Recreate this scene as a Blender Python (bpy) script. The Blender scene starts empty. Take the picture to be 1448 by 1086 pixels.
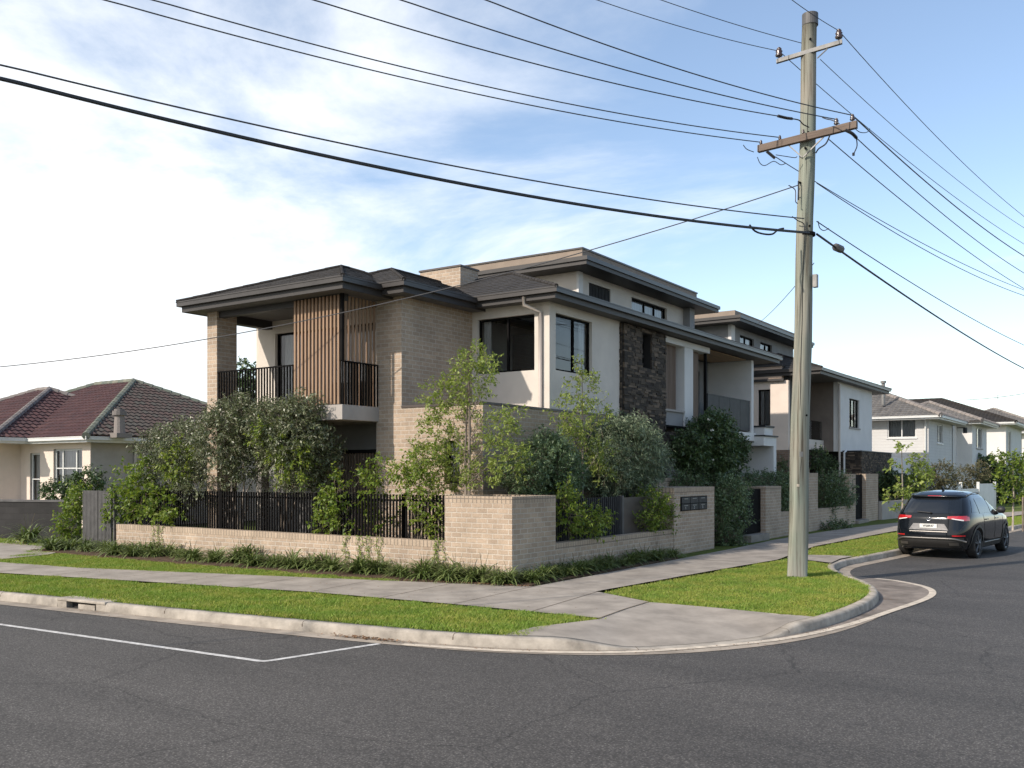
import bpy, bmesh, math, random
import numpy as np
from mathutils import Vector, Matrix
rnd = random.Random(7)
R_ = math.radians
col = bpy.context.scene.collection
sc = bpy.context.scene

# ------------------------------------------------------------------ camera
TH = R_(34.2); FPX = 1325.0; HY = 668.0
FW = (-math.sin(TH), math.cos(TH)); RT = (math.cos(TH), math.sin(TH))
CX, CY, CZ = 9.6566, -14.2092, 2.0
cd = bpy.data.cameras.new('camera'); cam = bpy.data.objects.new('camera', cd); col.objects.link(cam)
cam.location = (CX, CY, CZ); cam.rotation_euler = (R_(90), 0, TH)
cd.sensor_width = 36; cd.lens = 36*FPX/1448; cd.shift_y = (HY-543)/1448; cd.clip_end = 3000
sc.camera = cam

# ------------------------------------------------------------------ world, sun, exposure
SUN_EL = R_(35)
tsx, tsy = -0.37, -0.929                                  # horizontal direction towards the sun
w = bpy.data.worlds.new("World"); sc.world = w; w.use_nodes = True
nt = w.node_tree; N = nt.nodes; L = nt.links; N.clear()
out = N.new('ShaderNodeOutputWorld')
sky = N.new('ShaderNodeTexSky'); sky.sky_type = 'NISHITA'; sky.sun_disc = False
sky.sun_elevation = SUN_EL; sky.sun_rotation = math.atan2(tsx, tsy)
sky.air_density = 1.0; sky.dust_density = 0.5; sky.ozone_density = 1.0
bg1 = N.new('ShaderNodeBackground'); bg1.inputs[1].default_value = 0.15
L.new(sky.outputs[0], bg1.inputs[0])
bg2 = N.new('ShaderNodeBackground'); bg2.inputs[0].default_value = (0.985, 0.995, 1, 1); bg2.inputs[1].default_value = 0.95
tc = N.new('ShaderNodeTexCoord')
sep = N.new('ShaderNodeSeparateXYZ'); L.new(tc.outputs['Generated'], sep.inputs[0])
def mth(op, a, b=None, c=None, clamp=False):
    n = N.new('ShaderNodeMath'); n.operation = op; n.use_clamp = clamp
    for i, v in enumerate((a, b, c)):
        if v is None: continue
        if isinstance(v, (int, float)): n.inputs[i].default_value = v
        else: L.new(v, n.inputs[i])
    return n.outputs[0]
zz = mth('ADD', mth('MAXIMUM', sep.outputs[2], 0.0), 0.16)
cu = mth('DIVIDE', sep.outputs[0], zz); cv = mth('DIVIDE', sep.outputs[1], zz)
cmb = N.new('ShaderNodeCombineXYZ'); L.new(cu, cmb.inputs[0]); L.new(cv, cmb.inputs[1])
mp = N.new('ShaderNodeMapping'); mp.inputs['Scale'].default_value = (0.75, 1.0, 1); mp.inputs['Rotation'].default_value = (0, 0, R_(-25))
L.new(cmb.outputs[0], mp.inputs[0])
nz = N.new('ShaderNodeTexNoise'); nz.inputs['Scale'].default_value = 1.3; nz.inputs['Detail'].default_value = 12; nz.inputs['Roughness'].default_value = 0.60; nz.inputs['Distortion'].default_value = 0.35
L.new(mp.outputs[0], nz.inputs[0])
# clouds bank up towards the sun's side of the sky
side = mth('ADD', mth('MULTIPLY', sep.outputs[0], -RT[0]), mth('MULTIPLY', sep.outputs[1], -RT[1]))
cl = mth('ADD', nz.outputs[0], mth('MULTIPLY', side, 0.40))
cl = mth('SUBTRACT', cl, mth('MULTIPLY', sep.outputs[2], 0.10))
mr = N.new('ShaderNodeMapRange'); mr.interpolation_type = 'SMOOTHSTEP'
mr.inputs['From Min'].default_value = 0.36; mr.inputs['From Max'].default_value = 0.76
L.new(cl, mr.inputs[0])
hz = mth('MULTIPLY', mth('POWER', mth('SUBTRACT', 1.0, mth('MAXIMUM', sep.outputs[2], 0.0), clamp=True), 7.0), 0.42)
mask = mth('MAXIMUM', mth('ADD', mth('MULTIPLY', mr.outputs[0], 0.95), 0.04), hz)
mix = N.new('ShaderNodeMixShader'); L.new(mask, mix.inputs[0]); L.new(bg1.outputs[0], mix.inputs[1]); L.new(bg2.outputs[0], mix.inputs[2])
L.new(mix.outputs[0], out.inputs[0])

sl = bpy.data.lights.new('sun', 'SUN'); so = bpy.data.objects.new('sun', sl); col.objects.link(so)
sl.energy = 3.5; sl.angle = R_(0.8); sl.color = (1.0, 0.90, 0.79)
sd = Vector((tsx*math.cos(SUN_EL), tsy*math.cos(SUN_EL), math.sin(SUN_EL)))
so.rotation_euler = sd.to_track_quat('Z', 'Y').to_euler(); so.location = (-20, -20, 30)
sc.view_settings.view_transform = 'Standard'; sc.view_settings.look = 'None'
sc.view_settings.exposure = 0.52; sc.view_settings.gamma = 1

def sv(px, py, Z):
    """survey point: a photo bearing plus a depth gives a place on the site"""
    a = (px-724)/FPX
    return Vector((CX+Z*(FW[0]+RT[0]*a), CY+Z*(FW[1]+RT[1]*a), CZ+Z*(HY-py)/FPX))

# ------------------------------------------------------------------ materials
def newmat(name):
    m = bpy.data.materials.new(name); m.use_nodes = True
    t = m.node_tree; b = t.nodes['Principled BSDF']
    return m, t, t.nodes, t.links, b
def setc(sock, c): sock.default_value = (*c, 1)
def ramp(nd, pts):
    cr = nd.color_ramp
    while len(cr.elements) > 1: cr.elements.remove(cr.elements[0])
    cr.elements[0].position = pts[0][0]; cr.elements[0].color = (*pts[0][1], 1)
    for p, c in pts[1:]:
        e = cr.elements.new(p); e.color = (*c, 1)
def M_plain(name, c, rough=0.6, var=0.12, scale=3.0, metal=0.0, bump=0.0, bscale=60, spec=0.5, stretch=None, coat=0.0):
    m, t, n, l, b = newmat(name)
    tx = n.new('ShaderNodeTexCoord'); src = tx.outputs['Object']
    if stretch:
        mpp = n.new('ShaderNodeMapping'); mpp.inputs['Scale'].default_value = stretch; l.new(src, mpp.inputs[0]); src = mpp.outputs[0]
    no = n.new('ShaderNodeTexNoise'); no.inputs['Scale'].default_value = scale; no.inputs['Detail'].default_value = 7; no.inputs['Roughness'].default_value = 0.62
    l.new(src, no.inputs[0])
    rp = n.new('ShaderNodeValToRGB'); lo = tuple(x*(1-var*1.6) for x in c); hi = tuple(min(1, x*(1+var*1.6)) for x in c)
    ramp(rp, [(0.3, lo), (0.7, hi)]); l.new(no.outputs[0], rp.inputs[0]); l.new(rp.outputs[0], b.inputs['Base Color'])
    b.inputs['Roughness'].default_value = rough; b.inputs['Metallic'].default_value = metal
    b.inputs['Specular IOR Level'].default_value = spec; b.inputs['Coat Weight'].default_value = coat
    if bump:
        n2 = n.new('ShaderNodeTexNoise'); n2.inputs['Scale'].default_value = bscale; n2.inputs['Detail'].default_value = 4; l.new(src, n2.inputs[0])
        bp = n.new('ShaderNodeBump'); bp.inputs['Strength'].default_value = bump; bp.inputs['Distance'].default_value = 0.01
        l.new(n2.outputs[0], bp.inputs['Height']); l.new(bp.outputs[0], b.inputs['Normal'])
    return m
def M_brick(name, c1, c2, mortar, bw=0.24, rh=0.095, ms=0.010, off=0.5, stain=0.25, bump=0.8):
    m, t, n, l, b = newmat(name)
    tx = n.new('ShaderNodeTexCoord')
    sp = n.new('ShaderNodeSeparateXYZ'); l.new(tx.outputs['Object'], sp.inputs[0])
    sn = n.new('ShaderNodeSeparateXYZ'); l.new(tx.outputs['Normal'], sn.inputs[0])
    def mm(op, a, bb):
        q = n.new('ShaderNodeMath'); q.operation = op
        for i, v in enumerate((a, bb)):
            if isinstance(v, (int, float)): q.inputs[i].default_value = v
            else: l.new(v, q.inputs[i])
        return q.outputs[0]
    ax = mm('GREATER_THAN', mm('ABSOLUTE', sn.outputs[0], 0), 0.5); ay = mm('SUBTRACT', 1, ax)
    az = mm('GREATER_THAN', mm('ABSOLUTE', sn.outputs[2], 0), 0.7)
    u = mm('ADD', mm('MULTIPLY', sp.outputs[0], ay), mm('MULTIPLY', sp.outputs[1], ax))
    v = mm('ADD', mm('MULTIPLY', sp.outputs[2], mm('SUBTRACT', 1, az)), mm('MULTIPLY', sp.outputs[1], az))
    cb = n.new('ShaderNodeCombineXYZ'); l.new(u, cb.inputs[0]); l.new(v, cb.inputs[1])
    br = n.new('ShaderNodeTexBrick'); l.new(cb.outputs[0], br.inputs[0])
    br.offset = off; br.inputs['Scale'].default_value = 1
    br.inputs['Brick Width'].default_value = bw; br.inputs['Row Height'].default_value = rh
    br.inputs['Mortar Size'].default_value = ms; br.inputs['Mortar Smooth'].default_value = 0.2; br.inputs['Bias'].default_value = 0
    setc(br.inputs['Color1'], c1); setc(br.inputs['Color2'], c2); setc(br.inputs['Mortar'], mortar)
    no = n.new('ShaderNodeTexNoise'); no.inputs['Scale'].default_value = 1.1; no.inputs['Detail'].default_value = 8; no.inputs['Roughness'].default_value = .65; l.new(tx.outputs['Object'], no.inputs[0])
    rp = n.new('ShaderNodeValToRGB'); ramp(rp, [(0.25, (1-stain,)*3), (0.75, (1+stain*0.4,)*3)]); l.new(no.outputs[0], rp.inputs[0])
    mx = n.new('ShaderNodeMix'); mx.data_type = 'RGBA'; mx.blend_type = 'MULTIPLY'; mx.inputs[0].default_value = 1
    l.new(br.outputs['Color'], mx.inputs[6]); l.new(rp.outputs[0], mx.inputs[7])
    n3 = n.new('ShaderNodeTexNoise'); n3.inputs['Scale'].default_value = 55; n3.inputs['Detail'].default_value = 3; l.new(tx.outputs['Object'], n3.inputs[0])
    rp3 = n.new('ShaderNodeValToRGB'); ramp(rp3, [(0.3, (.82,)*3), (0.7, (1.1,)*3)]); l.new(n3.outputs[0], rp3.inputs[0])
    mx2 = n.new('ShaderNodeMix'); mx2.data_type = 'RGBA'; mx2.blend_type = 'MULTIPLY'; mx2.inputs[0].default_value = 1
    l.new(mx.outputs[2], mx2.inputs[6]); l.new(rp3.outputs[0], mx2.inputs[7])
    l.new(mx2.outputs[2], b.inputs['Base Color']); b.inputs['Roughness'].default_value = 0.9; b.inputs['Specular IOR Level'].default_value = .2
    h = mm('SUBTRACT', mm('MULTIPLY', n3.outputs[0], 0.25), br.outputs['Fac'])
    bp = n.new('ShaderNodeBump'); bp.inputs['Strength'].default_value = bump; bp.inputs['Distance'].default_value = 0.008
    l.new(h, bp.inputs['Height']); l.new(bp.outputs[0], b.inputs['Normal'])
    return m
def M_island(name, cols, rough=0.6, trans=0.0, spec=0.35, bump=0.0, bscale=40, patch=None):
    """colour differs from one leaf / stone / blade to the next"""
    m, t, n, l, b = newmat(name)
    g = n.new('ShaderNodeNewGeometry'); rp = n.new('ShaderNodeValToRGB')
    k = len(cols); ramp(rp, [(i/(k-1), c) for i, c in enumerate(cols)])
    l.new(g.outputs['Random Per Island'], rp.inputs[0]); l.new(rp.outputs[0], b.inputs['Base Color'])
    if patch:
        tx = n.new('ShaderNodeTexCoord'); no = n.new('ShaderNodeTexNoise'); no.inputs['Scale'].default_value = patch[0]; no.inputs['Detail'].default_value = 5; l.new(tx.outputs['Object'], no.inputs[0])
        r2 = n.new('ShaderNodeValToRGB'); ramp(r2, [(.40, (1, 1, 1)), (.62, patch[1])]); l.new(no.outputs[0], r2.inputs[0])
        q = n.new('ShaderNodeMix'); q.data_type = 'RGBA'; q.blend_type = 'MULTIPLY'; q.inputs[0].default_value = 1; l.new(rp.outputs[0], q.inputs[6]); l.new(r2.outputs[0], q.inputs[7]); l.new(q.outputs[2], b.inputs['Base Color'])
    b.inputs['Roughness'].default_value = rough; b.inputs['Specular IOR Level'].default_value = spec
    if bump:
        tx = n.new('ShaderNodeTexCoord'); no = n.new('ShaderNodeTexNoise'); no.inputs['Scale'].default_value = bscale; no.inputs['Detail'].default_value = 5; l.new(tx.outputs['Object'], no.inputs[0])
        bp = n.new('ShaderNodeBump'); bp.inputs['Strength'].default_value = bump; bp.inputs['Distance'].default_value = .02; l.new(no.outputs[0], bp.inputs['Height']); l.new(bp.outputs[0], b.inputs['Normal'])
    if trans:
        tr = n.new('ShaderNodeBsdfTranslucent'); ms = n.new('ShaderNodeMixShader'); ms.inputs[0].default_value = trans
        hs = n.new('ShaderNodeHueSaturation'); hs.inputs['Value'].default_value = 1.5; hs.inputs['Saturation'].default_value = 1.1; l.new(rp.outputs[0], hs.inputs['Color']); l.new(hs.outputs[0], tr.inputs[0])
        l.new(b.outputs[0], ms.inputs[1]); l.new(tr.outputs[0], ms.inputs[2]); l.new(ms.outputs[0], n['Material Output'].inputs[0])
    return m
def M_glass(name, tint=(.02, .025, .03), fac=0.55):
    m, t, n, l, b = newmat(name); n.remove(b)
    tr = n.new('ShaderNodeBsdfTransparent'); setc(tr.inputs[0], (.78, .81, .82))
    gl = n.new('ShaderNodeBsdfGlossy'); gl.inputs['Roughness'].default_value = 0.015
    fr = n.new('ShaderNodeFresnel'); fr.inputs[0].default_value = 1.75
    ms = n.new('ShaderNodeMixShader'); l.new(fr.outputs[0], ms.inputs[0]); l.new(tr.outputs[0], ms.inputs[1]); l.new(gl.outputs[0], ms.inputs[2])
    l.new(ms.outputs[0], n['Material Output'].inputs[0])
    return m
def M_wood(name, c, rough=.6, dark=.5, axis=2, sc_=18):
    m, t, n, l, b = newmat(name)
    tx = n.new('ShaderNodeTexCoord'); mpp = n.new('ShaderNodeMapping')
    s = [sc_, sc_, sc_]; s[axis] = sc_*0.05; mpp.inputs['Scale'].default_value = s; l.new(tx.outputs['Object'], mpp.inputs[0])
    no = n.new('ShaderNodeTexNoise'); no.inputs['Scale'].default_value = 1; no.inputs['Detail'].default_value = 8; no.inputs['Roughness'].default_value = .7; l.new(mpp.outputs[0], no.inputs[0])
    rp = n.new('ShaderNodeValToRGB'); ramp(rp, [(.28, tuple(x*dark for x in c)), (.5, c), (.75, tuple(min(1, x*1.25) for x in c))]); l.new(no.outputs[0], rp.inputs[0])
    l.new(rp.outputs[0], b.inputs['Base Color']); b.inputs['Roughness'].default_value = rough; b.inputs['Specular IOR Level'].default_value = .25
    bp = n.new('ShaderNodeBump'); bp.inputs['Strength'].default_value = .5; bp.inputs['Distance'].default_value = .004; l.new(no.outputs[0], bp.inputs['Height']); l.new(bp.outputs[0], b.inputs['Normal'])
    return m
M = {}
M['brick'] = M_brick('cream_brick', (.48, .37, .275), (.385, .295, .22), (.53, .46, .38), ms=.011, stain=.32)
M['soldier'] = M_brick('header_brick', (.48, .38, .285), (.40, .315, .235), (.23, .19, .155), bw=.095, rh=.25, off=0, ms=.009)
M['brownbrick'] = M_brick('brown_brick', (.24, .165, .12), (.16, .115, .085), (.22, .18, .15), bw=.24, rh=.08)
M['render'] = M_plain('warm_render', (.60, .545, .48), .9, .05, 1.3, bump=.25, bscale=90, spec=.2)
M['render_cream'] = M_plain('cream_render', (.66, .565, .485), .9, .05, 1.2, bump=.25, bscale=90, spec=.2)  # cream tone lightened to stand in for sun blocked from the second townhouse
M['render_white'] = M_plain('white_render', (.66, .645, .62), .9, .04, 1.2, bump=.2, bscale=90, spec=.2)
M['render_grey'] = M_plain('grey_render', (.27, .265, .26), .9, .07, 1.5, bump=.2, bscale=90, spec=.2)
M['slab'] = M_plain('slab_render', (.36, .33, .30), .9, .08, 1.5, bump=.25, bscale=60, spec=.2)
M['parapet'] = M_plain('parapet_cladding', (.25, .20, .158), .75, .07, 2, spec=.3)
M['cladding'] = M_brick('board_cladding', (.52, .39, .30), (.49, .37, .28), (.30, .22, .17), bw=6, rh=.15, ms=.008, off=0, stain=.08, bump=.5)
M['weather'] = M_brick('painted_board', (.62, .61, .59), (.60, .59, .57), (.52, .50, .48), bw=8, rh=.17, ms=.006, off=0, stain=.08, bump=.6)
M['fascia'] = M_plain('charcoal_fascia', (.034, .030, .028), .55, .12, 2)
M['gutter'] = M_plain('charcoal_gutter', (.042, .037, .034), .4, .12, 2, spec=.5)
M['soffit'] = M_plain('soffit', (.11, .10, .095), .7, .08, 1.5)
M['soffit_timber'] = M_wood('timber_soffit', (.40, .26, .15), .6, .7, 1, 10)
M['black'] = M_plain('black_metal', (.0075, .007, .007), .8, .15, 4, spec=.08)
M['charcoal'] = M_plain('charcoal_metal', (.035, .035, .037), .6, .15, 4, spec=.25)
M['panelgrey'] = M_plain('grey_metal_slats', (.085, .082, .08), .55, .2, 4)
M['batten'] = M_wood('timber_batten', (.30, .195, .125), .65, .6, 2, 22)
M['batten_dark'] = M_wood('weathered_batten', (.19, .135, .10), .6, .6, 2, 22)
M['glass'] = M_glass('glass')
M['curtain'] = M_plain('curtain', (.62, .61, .60), .9, .15, 12, stretch=(3, 3, .15), spec=.1)
M['room'] = M_plain('room_wall', (.62, .60, .58), .9, .05, 1)
M['cabinet'] = M_plain('dark_cabinet', (.035, .033, .032), .8, .05, 1, spec=.1)
M['white_frame'] = M_plain('white_frame', (.62, .62, .60), .5, .05, 3)
M['pipe'] = M_plain('painted_pipe', (.47, .41, .36), .5, .06, 2)
M['stone'] = M_island('ledger_stone', [(.026, .021, .018), (.065, .052, .041), (.038, .031, .026), (.11, .085, .062), (.045, .037, .030), (.18, .135, .098), (.028, .024, .02)], .85, 0, .25, .8, 30)
M['rooftile'] = M_island('slate_tile', [(.024, .021, .019), (.036, .032, .028), (.029, .026, .023)], .75, 0, .3, .4, 50)
M['redtile'] = M_island('terracotta_tile', [(.068, .035, .036), (.085, .042, .042), (.060, .035, .037), (.10, .053, .050)], .8, 0, .25, .6, 25)
M['greentile'] = M_island('lichened_tile', [(.075, .055, .050), (.09, .064, .057), (.075, .072, .063), (.085, .062, .055)], .85, 0, .2, .6, 25)
M['greytile'] = M_island('grey_tile', [(.125, .118, .112), (.155, .147, .138), (.10, .096, .092)], .8, 0, .25, .5, 25)
M['ridge'] = M_island('ridge_tile', [(.20, .18, .165), (.25, .22, .20), (.17, .155, .145)], .85, 0, .2, .5, 25)
M['ridge_green'] = M_island('lichened_ridge', [(.13, .15, .12), (.19, .19, .15), (.11, .13, .11)], .85, 0, .2, .5, 25)
M['ridge_dark'] = M_island('dark_ridge', [(.026, .023, .021), (.036, .032, .029)], .8, 0, .2, .3, 25)
M['conc'] = M_plain('concrete_path', (.29, .258, .222), .92, .17, 1.6, bump=.35, bscale=120, spec=.15)
M['kerb'] = M_plain('concrete_kerb', (.33, .295, .25), .9, .24, 3.0, bump=.6, bscale=60, spec=.15)
M['gut'] = M_plain('concrete_gutter', (.29, .25, .205), .92, .22, 2.2, bump=.4, bscale=90, spec=.15)
M['bronze'] = M_plain('bronze_panel', (.17, .135, .11), .6, .08, 2)
M['apron'] = M_plain('stained_apron', (.20, .17, .145), .9, .28, 2.5, bump=.5, bscale=70, spec=.2)
M['paint'] = M_plain('road_paint', (.47, .46, .44), .85, .25, 14, bump=.3, bscale=150)
M['creampaint'] = M_plain('worn_cream_paint', (.52, .45, .36), .85, .18, 6, bump=.3, bscale=150)
M['soil'] = M_plain('soil', (.085, .058, .040), 1, .35, 9, bump=1, bscale=40, spec=.1)
M['turf'] = M_plain('turf_base', (.10, .125, .03), 1, .25, 6, bump=1, bscale=60, spec=.1)
M['cap'] = M_plain('dark_metal_cap', (.07, .055, .048), .5, .1, 3)
M['blockwall'] = M_brick('dark_block', (.050, .048, .047), (.038, .037, .036), (.05, .048, .046), bw=.45, rh=.19, stain=.35)
M['bark'] = M_plain('bark', (.20, .165, .135), .9, .25, 14, bump=.8, bscale=60, spec=.15, stretch=(1, 1, .3))
M['barkpale'] = M_plain('pale_bark', (.36, .31, .26), .9, .25, 14, bump=.6, bscale=60, spec=.15, stretch=(1, 1, .3))
M['twig'] = M_plain('twig', (.17, .14, .10), .9, .2, 14)
M['ins'] = M_plain('brown_porcelain', (.05, .028, .024), .25, .1, 3, spec=.7)
M['galv'] = M_plain('galvanised_steel', (.22, .215, .205), .55, .15, 8, metal=.5)
M['wire'] = M_plain('aged_wire', (.045, .045, .05), .5, .1, 3)
M['cable'] = M_plain('black_cable', (.02, .02, .022), .5, .1, 3)
M['armwood'] = M_wood('weathered_hardwood', (.17, .13, .105), .85, .55, 0, 14)
M['tyre'] = M_plain('tyre', (.014, .014, .014), .85, .2, 20)
M['rim'] = M_plain('dark_alloy', (.075, .075, .078), .45, .05, 5, metal=.5)
M['trim'] = M_plain('black_plastic', (.022, .021, .02), .55, .1, 8)
M['chrome'] = M_plain('chrome', (.7, .7, .7), .12, .02, 3, metal=1)
M['silver'] = M_plain('satin_silver', (.20, .19, .175), .45, .05, 3, metal=.7)
M['plate'] = M_plain('plate_white', (.72, .72, .68), .5, .03, 3)
M['letter'] = M_plain('black_letter', (.03, .03, .035), .5, .03, 3)
M['letterw'] = M_plain('pale_letter', (.5, .5, .48), .5, .03, 3)
M['red'] = M_plain('red_lens', (.42, .012, .015), .12, .1, 8, spec=.8, coat=1)
M['whitelens'] = M_plain('clear_lens', (.7, .68, .66), .15, .05, 8, spec=.8)
M['litter'] = M_island('dry_leaf', [(.16, .085, .04), (.26, .15, .08), (.10, .06, .035)], .9)
# leaves
M['lf_olive'] = M_island('grey_green_leaf', [(0.088, 0.112, 0.044), (0.15, 0.169, 0.088), (0.056, 0.077, 0.031), (0.25, 0.256, 0.169), (0.094, 0.119, 0.041), (0.119, 0.15, 0.065), (0.35, 0.344, 0.25)], .42, .15, .6)
M['lf_bright'] = M_island('fresh_leaf', [(0.12, 0.192, 0.026), (0.204, 0.264, 0.042), (0.084, 0.144, 0.024), (0.288, 0.324, 0.06), (0.144, 0.204, 0.036)], .5, .30)
M['lf_yellow'] = M_island('yellow_green_leaf', [(.17, .23, .045), (.25, .31, .07), (.13, .19, .035), (.32, .36, .10), (.20, .26, .06)], .5, .32)
M['lf_vine'] = M_island('climber_leaf', [(0.117, 0.182, 0.026), (0.182, 0.247, 0.039), (0.065, 0.117, 0.019), (0.26, 0.299, 0.052)], .5, .28)
M['lf_dark'] = M_island('dark_leaf', [(0.037, 0.071, 0.024), (0.06, 0.105, 0.034), (0.093, 0.145, 0.051), (0.031, 0.054, 0.02), (0.153, 0.204, 0.085)], .42, .12, .5)
M['lf_pitt'] = M_island('pittosporum_leaf', [(0.072, 0.12, 0.051), (0.112, 0.168, 0.072), (0.16, 0.224, 0.104), (0.048, 0.088, 0.035), (0.24, 0.304, 0.16)], .45, .15, .5)
M['lf_needle'] = M_island('feathery_leaf', [(.11, .16, .085), (.17, .22, .13), (.26, .31, .20), (.075, .11, .06), (.20, .25, .15)], .5, .15, .4)
M['lf_brown'] = M_island('mixed_shrub_leaf', [(.10, .10, .05), (.14, .13, .07), (.06, .08, .03), (.20, .15, .09)], .6, .2)
M['lf_strap'] = M_island('strap_leaf', [(0.075, 0.112, 0.027), (0.125, 0.169, 0.048), (0.188, 0.225, 0.075), (0.05, 0.083, 0.022)], .45, .18, .5)
M['grass'] = M_island('grass_blade', [(.145, .235, .03), (.195, .30, .045), (.12, .19, .025), (.25, .33, .065), (.17, .265, .036), (.28, .30, .09)], .55, .25, .3, patch=(1.6, (1.5, 1.12, 1.35)))
M['flower'] = M_island('white_petal', [(.75, .73, .66), (.68, .66, .58)], .6, .2)

def M_asphalt():
    m, t, n, l, b = newmat('asphalt')
    tx = n.new('ShaderNodeTexCoord')
    def noise(s, d=6, r=.6):
        q = n.new('ShaderNodeTexNoise'); q.inputs['Scale'].default_value = s; q.inputs['Detail'].default_value = d; q.inputs['Roughness'].default_value = r; l.new(tx.outputs['Object'], q.inputs[0]); return q
    ma = n.new('ShaderNodeMapping'); ma.inputs['Scale'].default_value = (.22, 1.0, 1); ma.inputs['Rotation'].default_value = (0, 0, -.13); l.new(tx.outputs['Object'], ma.inputs[0]); a = noise(.7, 8, .68); l.new(ma.outputs[0], a.inputs[0]); c = noise(38, 6, .8); v = n.new('ShaderNodeTexVoronoi'); v.inputs['Scale'].default_value = 46; l.new(tx.outputs['Object'], v.inputs[0])
    r1 = n.new('ShaderNodeValToRGB'); ramp(r1, [(.3, (.062, .058, .054)), (.7, (.108, .100, .092))]); l.new(a.outputs[0], r1.inputs[0])
    r2 = n.new('ShaderNodeValToRGB'); ramp(r2, [(.08, (2.6,)*3), (.22, (1.15,)*3), (.6, (.62,)*3)]); l.new(v.outputs['Distance'], r2.inputs[0])
    r2b = n.new('ShaderNodeValToRGB'); ramp(r2b, [(.3, (.5,)*3), (.5, (.95,)*3), (.72, (1.9,)*3)]); l.new(c.outputs[0], r2b.inputs[0])
    def mul(x, y):
        q = n.new('ShaderNodeMix'); q.data_type = 'RGBA'; q.blend_type = 'MULTIPLY'; q.inputs[0].default_value = 1; l.new(x, q.inputs[6]); l.new(y, q.inputs[7]); return q.outputs[2]
    k = mul(mul(r1.outputs[0], r2.outputs[0]), r2b.outputs[0])
    # fine meandering cracks
    mpp = n.new('ShaderNodeMapping'); mpp.inputs['Rotation'].default_value = (0, 0, .4); l.new(tx.outputs['Object'], mpp.inputs[0])
    dn = noise(1.2, 5); ad = n.new('ShaderNodeMixRGB'); ad.inputs[0].default_value = .35; l.new(mpp.outputs[0], ad.inputs[1]); l.new(dn.outputs['Color'], ad.inputs[2])
    vc = n.new('ShaderNodeTexVoronoi'); vc.feature = 'DISTANCE_TO_EDGE'; vc.inputs['Scale'].default_value = .32; l.new(ad.outputs[0], vc.inputs[0])
    r3 = n.new('ShaderNodeValToRGB'); ramp(r3, [(0, (.55,)*3), (.0012, (.75,)*3), (.0024, (1,)*3)]); l.new(vc.outputs['Distance'], r3.inputs[0])
    k = mul(k, r3.outputs[0]); l.new(k, b.inputs['Base Color'])
    b.inputs['Roughness'].default_value = .82; b.inputs['Specular IOR Level'].default_value = .35
    bp = n.new('ShaderNodeBump'); bp.inputs['Strength'].default_value = .8; bp.inputs['Distance'].default_value = .006
    l.new(c.outputs[0], bp.inputs['Height']); l.new(bp.outputs[0], b.inputs['Normal'])
    return m
M['asphalt'] = M_asphalt()
def M_pole():
    m, t, n, l, b = newmat('treated_pole')
    tx = n.new('ShaderNodeTexCoord'); mpp = n.new('ShaderNodeMapping'); mpp.inputs['Scale'].default_value = (22, 22, .45); l.new(tx.outputs['Object'], mpp.inputs[0])
    no = n.new('ShaderNodeTexNoise'); no.inputs['Scale'].default_value = 1; no.inputs['Detail'].default_value = 8; no.inputs['Roughness'].default_value = .65; l.new(mpp.outputs[0], no.inputs[0])
    rp = n.new('ShaderNodeValToRGB'); ramp(rp, [(.30, (.06, .048, .036)), (.385, (.15, .135, .11)), (.48, (.25, .245, .215)), (.60, (.29, .287, .252)), (.75, (.37, .355, .31))]); l.new(no.outputs[0], rp.inputs[0])
    n2 = n.new('ShaderNodeTexNoise'); n2.inputs['Scale'].default_value = .9; n2.inputs['Detail'].default_value = 4; l.new(tx.outputs['Object'], n2.inputs[0])
    r2 = n.new('ShaderNodeValToRGB'); ramp(r2, [(.35, (.84, .93, .86)), (.65, (1.05, .99, .93))]); l.new(n2.outputs[0], r2.inputs[0])
    q = n.new('ShaderNodeMix'); q.data_type = 'RGBA'; q.blend_type = 'MULTIPLY'; q.inputs[0].default_value = 1; l.new(rp.outputs[0], q.inputs[6]); l.new(r2.outputs[0], q.inputs[7])
    l.new(q.outputs[2], b.inputs['Base Color']); b.inputs['Roughness'].default_value = .85; b.inputs['Specular IOR Level'].default_value = .2
    bp = n.new('ShaderNodeBump'); bp.inputs['Strength'].default_value = .8; bp.inputs['Distance'].default_value = .01; l.new(no.outputs[0], bp.inputs['Height']); l.new(bp.outputs[0], b.inputs['Normal'])
    return m
M['pole'] = M_pole()
def M_carpaint():
    m, t, n, l, b = newmat('dark_car_paint')
    setc(b.inputs['Base Color'], (.006, .008, .011)); b.inputs['Metallic'].default_value = .0; b.inputs['Roughness'].default_value = .28; b.inputs['Specular IOR Level'].default_value = .15
    b.inputs['Coat Weight'].default_value = .6; b.inputs['Coat Roughness'].default_value = .02
    tx = n.new('ShaderNodeTexCoord'); no = n.new('ShaderNodeTexNoise'); no.inputs['Scale'].default_value = 3; l.new(tx.outputs['Object'], no.inputs[0])
    rp = n.new('ShaderNodeMapRange'); rp.inputs[3].default_value = .10; rp.inputs[4].default_value = .17; l.new(no.outputs[0], rp.inputs[0]); l.new(rp.outputs[0], b.inputs['Roughness'])
    return m
M['car'] = M_carpaint()
def M_carglass():
    m, t, n, l, b = newmat('tinted_glass')
    setc(b.inputs['Base Color'], (.008, .010, .012)); b.inputs['Roughness'].default_value = .03; b.inputs['Specular IOR Level'].default_value = .9
    return m
M['carglass'] = M_carglass()

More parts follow.
